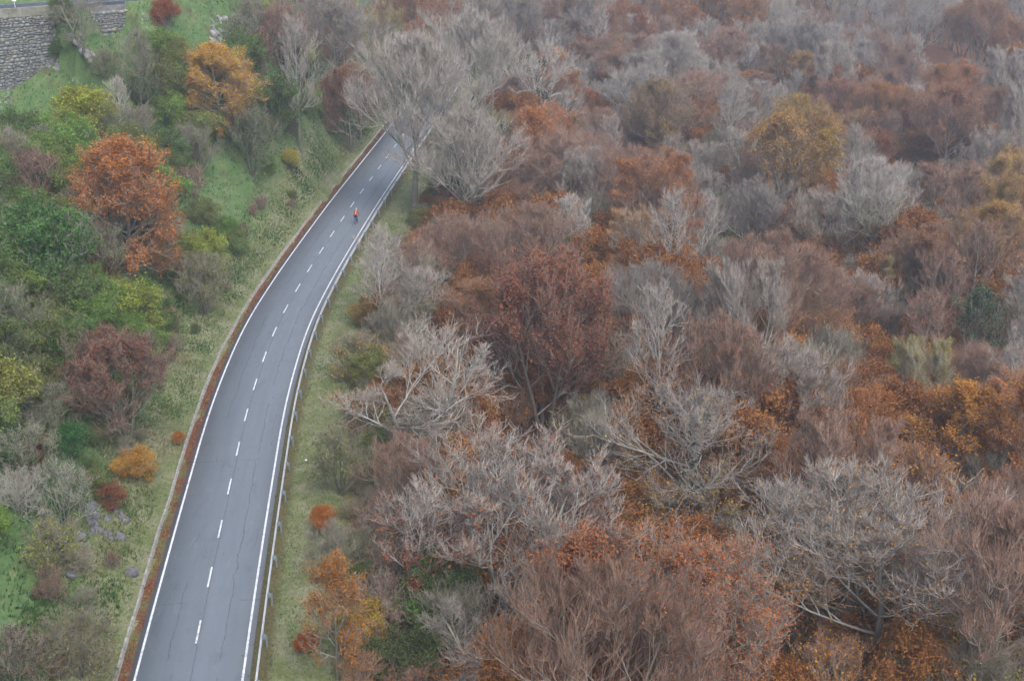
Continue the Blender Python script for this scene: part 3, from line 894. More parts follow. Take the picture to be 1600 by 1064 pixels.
T('ivy_clad_tree', 'tall_b', 1525, 515, 90, 'dark green ivy-covered tree near the right edge', 'bark_dark', 'full', (.030, .075, .032), ivy=True)
T('beech_tree', 'dome_c', 1310, 500, 140, 'purplish bare beech with a white forked stem beside the golden sapling', 'bark_red', 'few', RUST)
T('beech_tree', 'dome_a', 1530, 45, 110, 'hazy orange beech just under the sky gap at the top right', 'bark_red', 'full', (.33, .14, .03))
T('beech_tree', 'dome_c', 1350, 255, 110, 'rust-orange crown high on the right slope', 'bark_red', 'full', (.28, .095, .035))
T('beech_tree', 'dome_b', 1480, 200, 130, 'orange-red beech on the upper right slope under a small yellow bush', 'bark_red', 'full', (.26, .09, .04))
T('beech_tree', 'tall_b', 1525, 172, 26, 'tiny bright yellow tree high on the right slope', 'bark_grey', 'full', YELLOW)
T('beech_tree', 'dome_b', 642, 40, 150, 'deep orange beech above the bend of the lower road', 'bark_red', 'full', (.44, .16, .025), sz=1.1)
T('beech_tree', 'dome_d', 594, 75, 92, 'yellow-green beech left of the deep orange one above the road', 'bark_grey', 'full', (.40, .29, .03))
T('beech_tree', 'dome_a', 515, 70, 190, 'bare grey-green beech with many limbs left of the yellow-green one', 'bark_grey', 'few', (.20, .10, .04))
T('beech_tree', 'dome_c', 440, 60, 110, 'brown thin-leaved tree at the top beside the green bramble slope', 'bark_red', 'few', BROWN)
T('birch_tree', 'tall_a', 480, 165, 78, 'bare silvery tree with a straight stem on the bank left of the lower road', 'bark_grey', None, None, base=(470, 238), sz=1.1)
T('beech_tree', 'dome_c', 545, 165, 120, 'russet beech overhanging the grass bank by the bend', 'bark_red', 'full', (.20, .09, .04))
T('beech_tree', 'dome_b', 742, 55, 95, 'bare russet beech outside the far bend of the lower road', 'bark_red', 'few', COPPER)
T('beech_tree', 'dome_a', 800, 40, 120, 'wide bare beech at the top edge right of the far bend', 'bark_grey', 'few', RUST)
T('beech_tree', 'dome_c', 700, 18, 90, 'grey beech at the top edge above the far bend', 'bark_grey', 'few', COPPER)
T('beech_tree', 'dome_a', 712, 150, 190, 'bare grey beech behind the leaning tree, its crown over the upper stretch of road', 'bark_grey', None, None, base=(738, 205))
T('beech_tree', 'dome_c', 690, 105, 150, 'bare pale beech just before the far bend of the lower road', 'bark_grey', None, None, base=(722, 130), sz=1.1)
T('beech_tree', 'dome_b', 560, 150, 110, 'olive and rust beech on the bank left of the leaning tree', 'bark_grey', 'full', (.22, .15, .045), sz=.9)
T('beech_tree', 'dome_c', 660, 20, 80, 'orange-brown beech above the far bend, beside the deep orange one', 'bark_red', 'full', COPPER)
# verge saplings right
T('beech_sapling', 'bush_a', 503, 812, 46, 'small bright orange sapling at the edge of the verge', 'bark_red', 'full', (.42, .15, .03), 'sapling')
T('beech_sapling', 'tall_b', 522, 950, 120, 'orange and yellow young beech by the verge near the bottom', 'bark_grey', 'full', (.38, .16, .022), 'sapling')
T('beech_sapling', 'bush_b', 480, 1003, 42, 'low orange-red sapling below the young beech on the verge', 'bark_red', 'full', (.36, .09, .02), 'sapling')
T('shrub', 'bush_a', 515, 862, 100, 'grey leafless shrub between the two orange saplings by the verge', 'bark_dark', None, None, 'shrub')
T('shrub', 'bush_b', 565, 975, 90, 'yellow-leaved shrub right of the young beech on the verge', 'bark_dark', 'full', GOLD, 'shrub')
T('shrub', 'bush_a', 530, 720, 110, 'dark leafless shrub at the verge edge level with the white stone', 'bark_dark', 'few', OLIVE, 'shrub')
T('shrub', 'bush_b', 560, 560, 110, 'olive shrub at the foot of the wood right of the barrier', 'bark_dark', 'few', GOLD, 'shrub')
T('shrub', 'bush_b', 585, 490, 70, 'yellow-leaved shrub under the slim upright trees', 'bark_dark', 'full', (.26, .17, .03), 'shrub')

# left of the road
T('beech_tree', 'cone_a', 192, 330, 185, 'bright orange beech with layered leafy branches on the left slope', 'bark_grey', 'full', (.44, .165, .028), lift=.5, sz=1.0)
T('beech_tree', 'cone_a', 342, 135, 125, 'orange and yellow beech high on the left slope right of the stone wall', 'bark_grey', 'full', (.56, .31, .03), lift=.5, sz=.85)
T('beech_tree', 'dome_c', 187, 600, 205, 'half bare beech with red-brown leaves low down, left of the lower road', 'bark_dark', 'full', (.19, .075, .045), sz=.85)
T('beech_sapling', 'bush_b', 212, 727, 64, 'small yellow and orange sapling at the foot of the half bare beech', 'bark_grey', 'full', (.44, .27, .03), 'sapling')
T('beech_sapling', 'bush_a', 279, 685, 22, 'tiny orange sapling next to the gutter', 'bark_grey', 'full', (.42, .17, .02), 'sapling')
T('ash_tree', 'gnarl_b', 130, 62, 95, 'bare dark tree in front of the stone retaining wall', 'bark_dark', None, None, base=(132, 100))
T('shrub', 'bush_b', 100, 45, 44, 'green bush growing against the middle of the stone wall', 'bark_dark', 'full', (.085, .16, .045), 'bush')
T('shrub', 'bush_a', 92, 75, 34, 'green bush at the foot of the wall above the pale rock strata', 'bark_dark', 'full', (.095, .165, .045), 'bush')
T('shrub', 'bush_b', 165, 100, 60, 'olive bush right of the pale rock strata', 'bark_dark', 'few', OLIVE, 'bush')
T('shrub', 'bush_a', 258, 22, 45, 'red-brown shrub on the slope below the upper road', 'bark_red', 'full', RUST, 'shrub')
T('shrub', 'bush_a', 130, 185, 95, 'yellow-green bush below the grassy slope under the stone wall', 'bark_dark', 'full', (.27, .33, .035), 'bush')
T('shrub', 'bush_b', 262, 75, 50, 'yellow-green leaning bush under the upper road', 'bark_dark', 'full', LIME, 'bush')
T('tree', 'tall_b', 222, 140, 75, 'small grey tree with ivy-clad stems in the middle of the left slope', 'bark_dark', 'few', DARKG, base=(222, 185), ivy=True)
T('ash_tree', 'tall_b', 183, 150, 45, 'thin pale bare tree beside the ivy-clad one on the left slope', 'bark_pale', None, None)
T('shrub', 'bush_b', 232, 238, 62, 'pale yellow bush behind the bright orange beech', 'bark_dark', 'full', (.28, .27, .06), 'bush')
T('shrub', 'bush_a', 300, 235, 90, 'purple-grey leafless thicket below the orange and yellow beech', 'bark_dark', None, None, 'shrub')
T('shrub', 'bush_a', 390, 215, 110, 'purple-grey thicket on the bank, right of the other one', 'bark_dark', 'few', DARKG, 'shrub')
T('shrub', 'bush_b', 430, 160, 95, 'rounded olive-green bush left of the silvery tree', 'bark_dark', 'full', (.085, .12, .03), 'bush')
T('shrub', 'bush_a', 453, 250, 34, 'little bright yellow tree on the bank above the gutter', 'bark_grey', 'full', (.40, .33, .04), 'sapling')
T('shrub', 'bush_a', 75, 235, 85, 'dark grey-green shrub left of the bright orange beech', 'bark_dark', 'few', DARKG, 'shrub')
T('shrub', 'bush_a', 18, 255, 95, 'grey-green shrub at the left edge, upper part', 'bark_dark', 'few', OLIVE, 'shrub')
T('shrub', 'bush_b', 60, 290, 80, 'olive shrub with yellow leaves at the left edge beside the orange beech', 'bark_dark', 'full', (.13, .125, .04), 'shrub')
T('tree', 'bush_a', 65, 400, 160, 'ivy-green tree with a web of grey twigs below the orange beech', 'bark_grey', 'full', (.075, .150, .035), 'tree', ivy=True)
T('shrub', 'bush_b', 20, 350, 75, 'pale yellow bush at the left edge above the ivy-green tree', 'bark_dark', 'full', (.22, .20, .06), 'bush')
T('shrub', 'bush_b', 320, 395, 85, 'lime-green bush above a dark thicket on the bank', 'bark_dark', 'full', LIME, 'bush')
T('shrub', 'bush_a', 315, 440, 100, 'dark brown-green thicket right below the lime-green bush', 'bark_dark', 'few', OLIVE, 'shrub')
T('shrub', 'bush_b', 155, 400, 60, 'fresh green bush at the lower left of the orange beech', 'bark_dark', 'full', (.10, .19, .035), 'bush')
T('shrub', 'bush_b', 200, 485, 110, 'yellow-green brambles above the half bare beech', 'bark_dark', 'full', (.26, .32, .05), 'bush')
T('shrub', 'bush_b', 255, 510, 60, 'bright green bramble patch right above the half bare beech', 'bark_dark', 'full', (.11, .20, .035), 'bush')
T('shrub', 'bush_b', 120, 455, 80, 'olive bush with ochre leaves between the ivy-green tree and the brambles', 'bark_dark', 'full', (.17, .14, .04), 'bush')
T('tree', 'tall_b', 20, 570, 120, 'green and olive leafy tree at the left edge, middle height', 'bark_dark', 'full', (.080, .125, .030), 'tree', sz=.8)
T('tree', 'bush_a', 112, 692, 62, 'bright green ivy bush left of the half bare beech', 'bark_dark', 'full', (.035, .125, .030), 'bush')
T('tree', 'bush_a', 10, 700, 62, 'bright green ivy bush at the left edge', 'bark_dark', 'full', (.035, .115, .030), 'bush')
T('shrub', 'bush_a', 55, 710, 60, 'brown-leaved shrub between the two green ivy bushes', 'bark_red', 'full', (.20, .085, .035), 'shrub')
T('shrub', 'bush_b', 172, 775, 50, 'red-brown leafy sapling below the yellow one, beside the rock outcrop', 'bark_red', 'full', (.24, .09, .04), 'sapling')
T('shrub', 'bush_a', 95, 770, 110, 'bare grey shrub with green undergrowth at lower left', 'bark_grey', 'few', GREEN, 'shrub')
T('shrub', 'bush_b', 25, 770, 100, 'bare whitish shrub in the lower left beside the edge', 'bark_grey', None, None, 'shrub')
T('shrub', 'bush_b', 80, 850, 110, 'olive shrub with small yellow leaves left of the rock outcrop', 'bark_dark', 'few', YELLOW, 'shrub')
T('shrub', 'bush_b', 120, 1010, 150, 'straw-brown leafless shrub at the bottom left', 'bark_dark', 'few', (.20, .15, .06), 'shrub')
T('shrub', 'bush_a', 20, 1030, 110, 'dark twiggy shrub in the bottom left corner', 'bark_dark', 'few', BROWN, 'shrub')
T('shrub', 'bush_b', 135, 935, 50, 'small grey bush beside the low rock in the grass', 'bark_dark', None, None, 'shrub')

# ------------------------------------------------------------------ the rest of the wood
HOLLOWS = [(850, 705, 75, 45), (1105, 825, 70, 35)]          # clear ground where the photo shows the dark feet of trees
def in_hollow(x, y, z):
    a, b_ = project(x, y, z)
    return any(((a - p) / q) ** 2 + ((b_ - r) / t) ** 2 < 1 for p, r, q, t in HOLLOWS)
def hexgrid(x0, x1, y0, y1, s, seed):
    r_ = np.random.default_rng(seed); P = []
    y = y0; k = 0
    while y < y1:
        x = x0 + (k % 2) * s / 2
        while x < x1:
            P.append((x + r_.uniform(-.38, .38) * s, y + r_.uniform(-.38, .38) * s)); x += s
        y += s * .87; k += 1
    return np.array(P)

def too_near(x, y, r, f=.62):
    for a, b_, c_ in TREES:
        if (a - x) ** 2 + (b_ - y) ** 2 < ((c_ + r) * f) ** 2: return True
    return False

SPOTS = [  # (px, py, rx, ry, kind): patches of leaf colour across the wood
    (640, 30, 70, 60, 'orange'), (590, 60, 40, 70, 'gold'), (870, 190, 60, 90, 'orange'), (985, 390, 60, 70, 'orange'), (1230, 260, 70, 50, 'gold'),
    (1400, 460, 50, 60, 'gold'), (1340, 660, 60, 70, 'orange'), (1500, 700, 110, 70, 'orange'), (1430, 600, 60, 80, 'gold'), (1540, 60, 80, 60, 'orange'),
    (1440, 210, 130, 50, 'orange'), (1300, 170, 80, 40, 'copper'), (1120, 20, 70, 30, 'orange'), (900, 20, 80, 60, 'copper'), (1570, 370, 50, 80, 'gold'),
    (1300, 420, 250, 60, 'copper'), (820, 420, 140, 90, 'copper'), (880, 500, 140, 90, 'rust'), (880, 620, 150, 100, 'rust'), (1150, 480, 90, 60, 'copper'),
    (950, 960, 180, 130, 'copper'), (1100, 960, 150, 100, 'copper'), (1250, 480, 60, 60, 'rust'), (1520, 560, 90, 60, 'rust'), (1580, 650, 60, 90, 'rust'),
    (760, 60, 60, 60, 'rust'), (700, 330, 60, 80, 'copper'), (1050, 250, 100, 50, 'olive'), (1320, 990, 200, 90, 'copper'), (540, 200, 60, 60, 'rust')]
LC = {'orange': (.42, .165, .026), 'gold': (.42, .27, .03), 'copper': (.34, .14, .042), 'rust': (.27, .095, .038), 'olive': (.22, .17, .05)}
NAMES = {'orange': 'orange-leaved', 'gold': 'yellow-leaved', 'copper': 'copper-brown', 'rust': 'dark rust-brown', 'olive': 'olive-brown'}
fr = random.Random(5)
def pick_kind(px, py):
    for a, b_, c_, d_, k in SPOTS:
        q = ((px - a) / c_) ** 2 + ((py - b_) / d_) ** 2
        if k == 'gold' and py > 760: continue
        if q < 1 and fr.random() < (.85 if k in ('gold', 'orange') else .5): return k
    r = fr.random()
    if py > 760 and r > .9: return 'copper'
    if r < .62: return 'bare'
    if r < .88: return 'thin'
    return fr.choices(['rust', 'copper', 'orange', 'gold', 'olive', 'ivy'], [4, 3, 1.2, 1.5, 1.5, 1])[0]

MARKS_R = [(1365, 850, 'the huge corner beech'), (1100, 975, 'the broad russet beech'), (905, 975, 'the orange-brown beech'), (765, 985, 'the gnarled silvery tree'),
    (800, 790, 'the wide grey dome'), (1065, 700, 'the crooked-limbed tree'), (660, 610, 'the crooked verge tree'), (855, 555, 'the dark red-brown beech'),
    (1560, 930, 'the purple-grey beech'), (1010, 490, 'the pale dense beech'), (690, 200, 'the tree leaning over the road'), (765, 250, 'the ivy-dark trunk'),
    (990, 385, 'the small orange tree'), (1180, 345, 'the silver-grey ball'), (1368, 325, 'the tall straight-stemmed beech'), (1222, 262, 'the yellow-gold tree'),
    (850, 130, 'the forked pale tree'), (1430, 605, 'the yellow-green tree'), (1500, 680, 'the layered orange beech'), (1395, 440, 'the small golden tree'),
    (1525, 515, 'the dark ivy tree'), (1530, 45, 'the top right orange beech'), (1350, 255, 'the rust-orange crown'), (1480, 200, 'the orange-red beech'),
    (635, 35, 'the deep orange beech'), (515, 70, 'the many-limbed grey beech'), (480, 165, 'the silvery bank tree'), (800, 40, 'the wide top-edge beech')]
MARKS_L = [(190, 320, 'the bright orange beech'), (342, 135, 'the orange-yellow beech'), (187, 600, 'the half bare beech'), (130, 62, 'the tree by the wall'),
    (130, 185, 'the yellow-green bush'), (222, 140, 'the ivy-clad stems'), (300, 235, 'the purple-grey thicket'), (430, 160, 'the rounded olive bush'),
    (453, 250, 'the little yellow tree'), (65, 400, 'the ivy-green tree'), (320, 395, 'the lime-green bush'), (200, 485, 'the yellow-green brambles'),
    (20, 570, 'the leafy left-edge tree'), (112, 692, 'the bright ivy bush'), (160, 812, 'the rock outcrop'), (120, 1010, 'the straw-brown shrub'), (480, 165, 'the silvery bank tree')]
PEND = []
ORD = ['nearest', 'second', 'third', 'fourth', 'fifth', 'sixth', 'seventh', 'eighth', 'ninth', 'tenth', 'eleventh', 'twelfth']
def name_all(marks, group_word):
    from collections import defaultdict
    G = defaultdict(list)
    for o, stem, px, py in PEND:
        a, b_, nm = min(marks, key=lambda m_: (m_[0] - px) ** 2 + (m_[1] - py) ** 2)
        dx, dy = px - a, py - b_
        w = ('right of' if dx > 0 else 'left of') if abs(dx) > abs(dy) else ('below' if dy > 0 else 'above')
        G[(stem, w, nm)].append((math.hypot(dx, dy), o))
    for (stem, w, nm), L_ in G.items():
        L_.sort(key=lambda q: q[0])
        for k, (_, o) in enumerate(L_):
            o['label'] = f'{stem} {w} {nm}' if len(L_) == 1 else f'{stem} {w} {nm}, {ORD[min(k, 11)]} such from it'
            o['group'] = f'{stem.split(",")[0]} trees' if group_word == 'trees' else f'{stem} plants'
    PEND.clear()

P = hexgrid(-70, 140, 36, 246, 6.6, 3)
dd, _, _ = road_dist(P[:, 0], P[:, 1]); zz = ground(P[:, 0], P[:, 1])
order = np.argsort(P[:, 1])
n_ind = 0
far_pts = []
for i in order:
    x, y = P[i]; d = dd[i]
    if -11 < d < 9.0: continue
    if d < 0:
        du, tt = upper(x, y)
        if y < 142 or -9 < du < 4: continue
    px, py = project(x, y, zz[i] + 6); _, pb = project(x, y, zz[i])
    if px < -40 or px > 1660 or py > 1180 or pb < -50: continue
    if in_hollow(x, y, zz[i] + 5): continue
    if any(y < v and abs(px - a) < w * .5 and -.3 * w < py - b_ < .75 * w for a, b_, w, v in SEEN) and fr.random() < .93: continue
    if px < 400 or (560 < px < 720 and py < 115) or (d < 0 and py < 20): continue
    kd = pick_kind(px, py)
    if d < 0: kd = fr.choice(['rust', 'copper', 'olive', 'thin', 'orange', 'copper'])
    if py > 840 and 800 < px < 1330: kd = fr.choice(['copper', 'orange', 'copper', 'orange', 'thin'])
    near_road = 9 <= d < 15
    key = fr.choice(['dome_a', 'dome_b', 'dome_c', 'dome_d', 'dome_b', 'dome_d', 'tall_b', 'tall_a'] + (['gnarl_a'] if y < 120 else []))
    if near_road: key = fr.choice(['tall_a', 'tall_b', 'dome_c'])
    s = fr.uniform(.74, 1.10) * (1.0 if key[0] != 't' else 1.0)
    if near_road: s *= .75
    if y > 150: s *= .92
    if too_near(x, y, PROTO[key]['R'] * s, .41): continue
    form = {'d': 'domed', 't': 'slender', 'g': 'crooked'}[key[0]]
    if kd == 'bare':
        bk = fr.choice(['bark_grey', 'bark_grey', 'bark_pale', 'bark_red'])
        tone = {'bark_grey': 'grey', 'bark_pale': 'pale silvery', 'bark_red': 'purplish'}[bk]
        o = plant('beech_tree', key, x, y, s, fr.uniform(0, 6.28), bk, *(('few', LC[fr.choice(['rust', 'copper'])]) if fr.random() < .45 else ()), z=zz[i]); stem = f'{form} {tone} almost leafless beech'
    elif kd == 'thin':
        o = plant('beech_tree', key, x, y, s, fr.uniform(0, 6.28), fr.choice(['bark_red', 'bark_grey']), 'few', LC[fr.choice(['rust', 'copper'])], z=zz[i]); stem = f'{form} thinly leaved beech'
    elif kd == 'ivy':
        o = plant('ivy_clad_tree', 'tall_a', x, y, s * .8, fr.uniform(0, 6.28), 'bark_dark', 'few', DARKG, ivy=True, z=zz[i]); stem = 'slender tree clad in dark ivy'
    else:
        if key[0] == 'g': key = 'dome_b'; form = 'domed'
        o = plant('beech_tree', key, x, y, s, fr.uniform(0, 6.28), 'bark_red', 'few' if kd in ('rust', 'copper') and fr.random() < .6 else 'full', LC[kd], z=zz[i])
        stem = f'{form} {NAMES[kd]} beech'
    o.scale[2] *= fr.uniform(.68, 1.05); o.rotation_euler[0] = fr.uniform(-.10, .10); o.rotation_euler[1] = fr.uniform(-.10, .10)
    PEND.append((o, stem, px, py))
    n_ind += 1
    if n_ind > 430: break
name_all(MARKS_R, 'trees')
print('trees in wood', n_ind, 'all', len(TREES))

# ---- far wood beyond: one mass, instanced by geometry nodes
lib = bpy.data.collections.new('tree_library')           # not linked to the scene
def lib_tree(nm, key, bk, leaf, lc):
    p = PROTO[key]
    parts = [(p['trunk'], M[bk], None), (p['crown'], M[bk], None)] + ([(p[leaf], None, lc)] if leaf else [])
    Vs, Fs, Ag, Mi, n = [], [], [], [], 0
    me = bpy.data.meshes.new(nm)
    tri = []
    for mi, (src, mt, lc_) in enumerate(parts):
        nv = len(src.vertices); co = np.empty(nv * 3, np.float32); src.vertices.foreach_get('co', co)
        Vs.append(co.reshape(-1, 3))
        k = src.polygons[0].loop_total
        lv = np.empty(len(src.loops), np.int32); src.loops.foreach_get('vertex_index', lv)
        Fs.append(lv.reshape(-1, k) + n); n += nv
        at_ = np.empty(nv, np.float32); src.attributes['rnd' if lc_ else 'age'].data.foreach_get('value', at_)
        Ag.append(at_); Mi.append(np.full(len(src.polygons), 1 if lc_ else 0))
    me = np_mesh(nm, np.vstack(Vs), Fs, {'age': np.concatenate(Ag), 'rnd': np.concatenate(Ag)}, True)
    me.materials.append(M[bk])
    if leaf:
        me.materials.append(M['far_' + lc])
        me.polygons.foreach_set('material_index', np.concatenate(Mi).astype(np.int32))
    o = bpy.data.objects.new(nm, me); lib.objects.link(o)
    return o
def far_leaf(nm, c0):
    m = leafmat('far_leaf_' + nm); nt = m.node_tree
    oi = [n for n in nt.nodes if n.type == 'OBJECT_INFO'][0]
    rr_ = ramp(nt, oi.outputs['Random'], [(0, tuple(k * .8 for k in c0)), (1, (c0[0] * 1.15, c0[1] * 1.3, c0[2] * 1.1))])
    for l in list(nt.links):
        if l.from_node == oi and l.from_socket.name == 'Color': nt.links.new(rr_, l.to_socket)
    M['far_' + nm] = m
far_leaf('copper', LC['copper']); far_leaf('orange', LC['orange']); far_leaf('rust', LC['rust']); far_leaf('dark', (.035, .07, .035))
lib_tree('a0', 'far_a', 'bark_grey', None, None); lib_tree('a1', 'far_b', 'bark_red', None, None)
lib_tree('a2', 'far_b', 'bark_red', 'full', 'copper'); lib_tree('a3', 'far_a', 'bark_red', 'full', 'orange'); lib_tree('a4', 'far_a', 'bark_red', 'full', 'rust')
lib_tree('a5', 'tall_b', 'bark_dark', 'full', 'dark')

def scatter(name, pts, scales, rots, idx, objs_coll, mat=None):
    me = bpy.data.meshes.new(name); pts = np.asarray(pts, np.float32)
    me.vertices.add(len(pts)); me.vertices.foreach_set('co', pts.ravel())
    for k, v, ty in (('sc', scales, 'FLOAT'), ('rz', rots, 'FLOAT'), ('pick', idx, 'INT')):
        a = me.attributes.new(k, ty, 'POINT'); a.data.foreach_set('value', np.asarray(v, np.int32 if ty == 'INT' else np.float32))
    o = bpy.data.objects.new(name, me); col.objects.link(o)
    ng = bpy.data.node_groups.new(name + '_nodes', 'GeometryNodeTree')
    ng.interface.new_socket('Geometry', in_out='INPUT', socket_type='NodeSocketGeometry')
    ng.interface.new_socket('Geometry', in_out='OUTPUT', socket_type='NodeSocketGeometry')
    n_in = ng.nodes.new('NodeGroupInput'); n_out = ng.nodes.new('NodeGroupOutput')
    inst = ng.nodes.new('GeometryNodeInstanceOnPoints'); ci = ng.nodes.new('GeometryNodeCollectionInfo')
    ci.inputs['Collection'].default_value = objs_coll; ci.inputs['Separate Children'].default_value = True; ci.inputs['Reset Children'].default_value = True
    def na(nm, ty):
        a = ng.nodes.new('GeometryNodeInputNamedAttribute'); a.data_type = ty; a.inputs['Name'].default_value = nm; return a.outputs[0]
    cxyz = ng.nodes.new('ShaderNodeCombineXYZ'); ng.links.new(na('rz', 'FLOAT'), cxyz.inputs[2])
    ng.links.new(n_in.outputs[0], inst.inputs['Points']); ng.links.new(ci.outputs[0], inst.inputs['Instance'])
    inst.inputs['Pick Instance'].default_value = True
    ng.links.new(na('pick', 'INT'), inst.inputs['Instance Index'])
    ng.links.new(cxyz.outputs[0], inst.inputs['Rotation']); ng.links.new(na('sc', 'FLOAT'), inst.inputs['Scale'])
    ng.links.new(inst.outputs[0], n_out.inputs[0])
    md = o.modifiers.new('scatter', 'NODES'); md.node_group = ng
    return o

ymax_ind = max(t[1] for t in TREES) if TREES else 246
P = hexgrid(-150, 330, 200, 470, 7.2, 9)
dd, _, _ = road_dist(P[:, 0], P[:, 1]); zz = ground(P[:, 0], P[:, 1])
pp = []; ps = []; pr = []; pi_ = []
near = [(a, b_, c_) for a, b_, c_ in TREES if b_ > 190]
for (x, y), d, z in zip(P, dd, zz):
    px, py = project(x, y, z + 12)
    if abs(px - 800) > 1000 or py < -140 or (-9 < d < 9 and y < 330): continue
    if y < ymax_ind + 3 and 340 < px < 1700: continue
    if any((a - x) ** 2 + (b_ - y) ** 2 < 20 for a, b_, c_ in near): continue
    k = pick_kind(px, max(py, 5))
    j = {'bare': fr.choice([0, 1, 0]), 'thin': fr.choice([1, 4, 0]), 'copper': 2, 'olive': 2, 'orange': 3, 'gold': 3, 'rust': 4, 'ivy': 5}[k]
    pp.append((x, y, z)); ps.append(fr.uniform(.6, .95)); pr.append(fr.uniform(0, 6.28)); pi_.append(j)
fw = scatter('far_woodland', pp, ps, pr, pi_, lib)
tag(fw, 'hazy mass of bare and rust-coloured trees climbing to the ridge behind the wood', 'woodland', None, 'stuff')
print('far trees', len(pp))

# ---- undergrowth under the wood: russet saplings and bushes, beyond counting
ulib = bpy.data.collections.new('undergrowth_library')
lib_keep = lib; lib = ulib
far_leaf('bronze', (.33, .13, .04)); far_leaf('straw', (.27, .21, .055)); far_leaf('moss', (.09, .13, .04))
lib_tree('u0', 'bush_a', 'bark_red', 'full', 'bronze'); lib_tree('u1', 'bush_b', 'bark_red', 'full', 'copper'); lib_tree('u2', 'bush_a', 'bark_dark', None, None)
lib_tree('u3', 'bush_b', 'bark_dark', 'few', 'straw'); lib_tree('u4', 'bush_b', 'bark_dark', 'full', 'moss'); lib_tree('u5', 'bush_a', 'bark_red', 'few', 'orange')
P = hexgrid(-60, 120, 34, 235, 4.0, 21)
dd, _, _ = road_dist(P[:, 0], P[:, 1]); zz = ground(P[:, 0], P[:, 1])
pp, ps, pr, pi_ = [], [], [], []
for (x, y), d, z in zip(P, dd, zz):
    px, py = project(x, y, z + 2)
    if px < -60 or px > 1660 or py > 1150 or py < -60: continue
    if d < 8.6 or in_hollow(x, y, z + 1.5): continue
    pp.append((x, y, z)); sc0 = fr.uniform(.6, 1.35) * (.35 if d < 11 else 1); ps.append(sc0); pr.append(fr.uniform(0, 6.28)); pi_.append(fr.choices(range(6), [5, 4, 2.5, 1.5, .8, 2] if d > 16 else [1.2, 1, 4, 4, 2.5, 1])[0])
ug = scatter('undergrowth', pp, ps, pr, pi_, ulib)
tag(ug, 'low russet and grey undergrowth between the trees of the wood', 'undergrowth', None, 'stuff')

# ---- thickets on the left slope
def open_grass(px, py):
    for a, b_, c_, d_ in ((60, 170, 110, 45), (350, 290, 50, 60), (190, 930, 50, 110), (60, 960, 90, 70), (300, 40, 80, 60), (200, 40, 60, 60), (40, 60, 90, 80), (250, 800, 25, 100), (150, 90, 60, 60)):
        if ((px - a) / c_) ** 2 + ((py - b_) / d_) ** 2 < 1: return True
    return False
P = hexgrid(-75, -14, 38, 175, 2.8, 31)
dd, _, _ = road_dist(P[:, 0], P[:, 1]); zz = ground(P[:, 0], P[:, 1])
nb = 0
KN = [('dark twiggy', 'bark_dark', 'few', DARKG, 2.0), ('olive-leaved', 'bark_dark', 'full', OLIVE, 3.4), ('dark green', 'bark_dark', 'full', (.095, .170, .042), 3.2),
      ('grass-green', 'bark_dark', 'full', (.15, .25, .045), 3.6), ('brown-leaved', 'bark_red', 'few', BROWN, 1.6), ('grey leafless', 'bark_grey', 'few', OLIVE, 1.6), ('yellowish', 'bark_dark', 'full', (.26, .28, .055), 2.0)]
for (x, y), d, z in zip(P, dd, zz):
    px, py = project(x, y, z + 1.2)
    if px < -40 or px > 640 or py > 1120 or py < -40: continue
    du, tt = upper(x, y)
    if du < 4.5 or d > -8.6: continue
    if open_grass(px, py): continue
    if d > -11.5 and fr.random() < .45: continue
    key = fr.choice(['bush_a', 'bush_b', 'bush_b']); s = fr.uniform(.5, 1.15) * (.6 if d > -11 else 1)
    if too_near(x, y, 2.7 * s, .30): continue
    nm, bk, lf, lc, _ = fr.choices(KN, [k[4] for k in KN])[0]
    o = plant('shrub', key, x, y, s, fr.uniform(0, 6.28), bk, lf, lc, cat='shrub', z=z)
    PEND.append((o, f'{nm} shrub', px, py))
    nb += 1
P = hexgrid(-36, -18, 44, 150, 2.2, 71)
dd, _, _ = road_dist(P[:, 0], P[:, 1]); zz = ground(P[:, 0], P[:, 1])
for (x, y), d, z in zip(P, dd, zz):
    if not -9.5 < d < -5.6 or fr.random() < (.80 if d > -7.2 else .55): continue
    px, py = project(x, y, z)
    s = fr.uniform(.14, .30) * (1 if d > -7.2 else 1.5)
    nm, bk, lf, lc = fr.choice([('straw-coloured bank', 'bark_grey', 'few', (.30, .25, .11)), ('low green bank', 'bark_dark', 'full', (.14, .20, .05)), ('low olive bank', 'bark_dark', 'few', OLIVE), ('low brown bank', 'bark_red', 'few', BROWN)])
    o = plant('shrub', fr.choice(['bush_a', 'bush_b']), x, y, s, fr.uniform(0, 6.28), bk, lf, lc, cat='shrub', z=z)
    PEND.append((o, f'{nm} shrub', px, py))
name_all(MARKS_L, 'shrubs')
print('shrubs', nb)

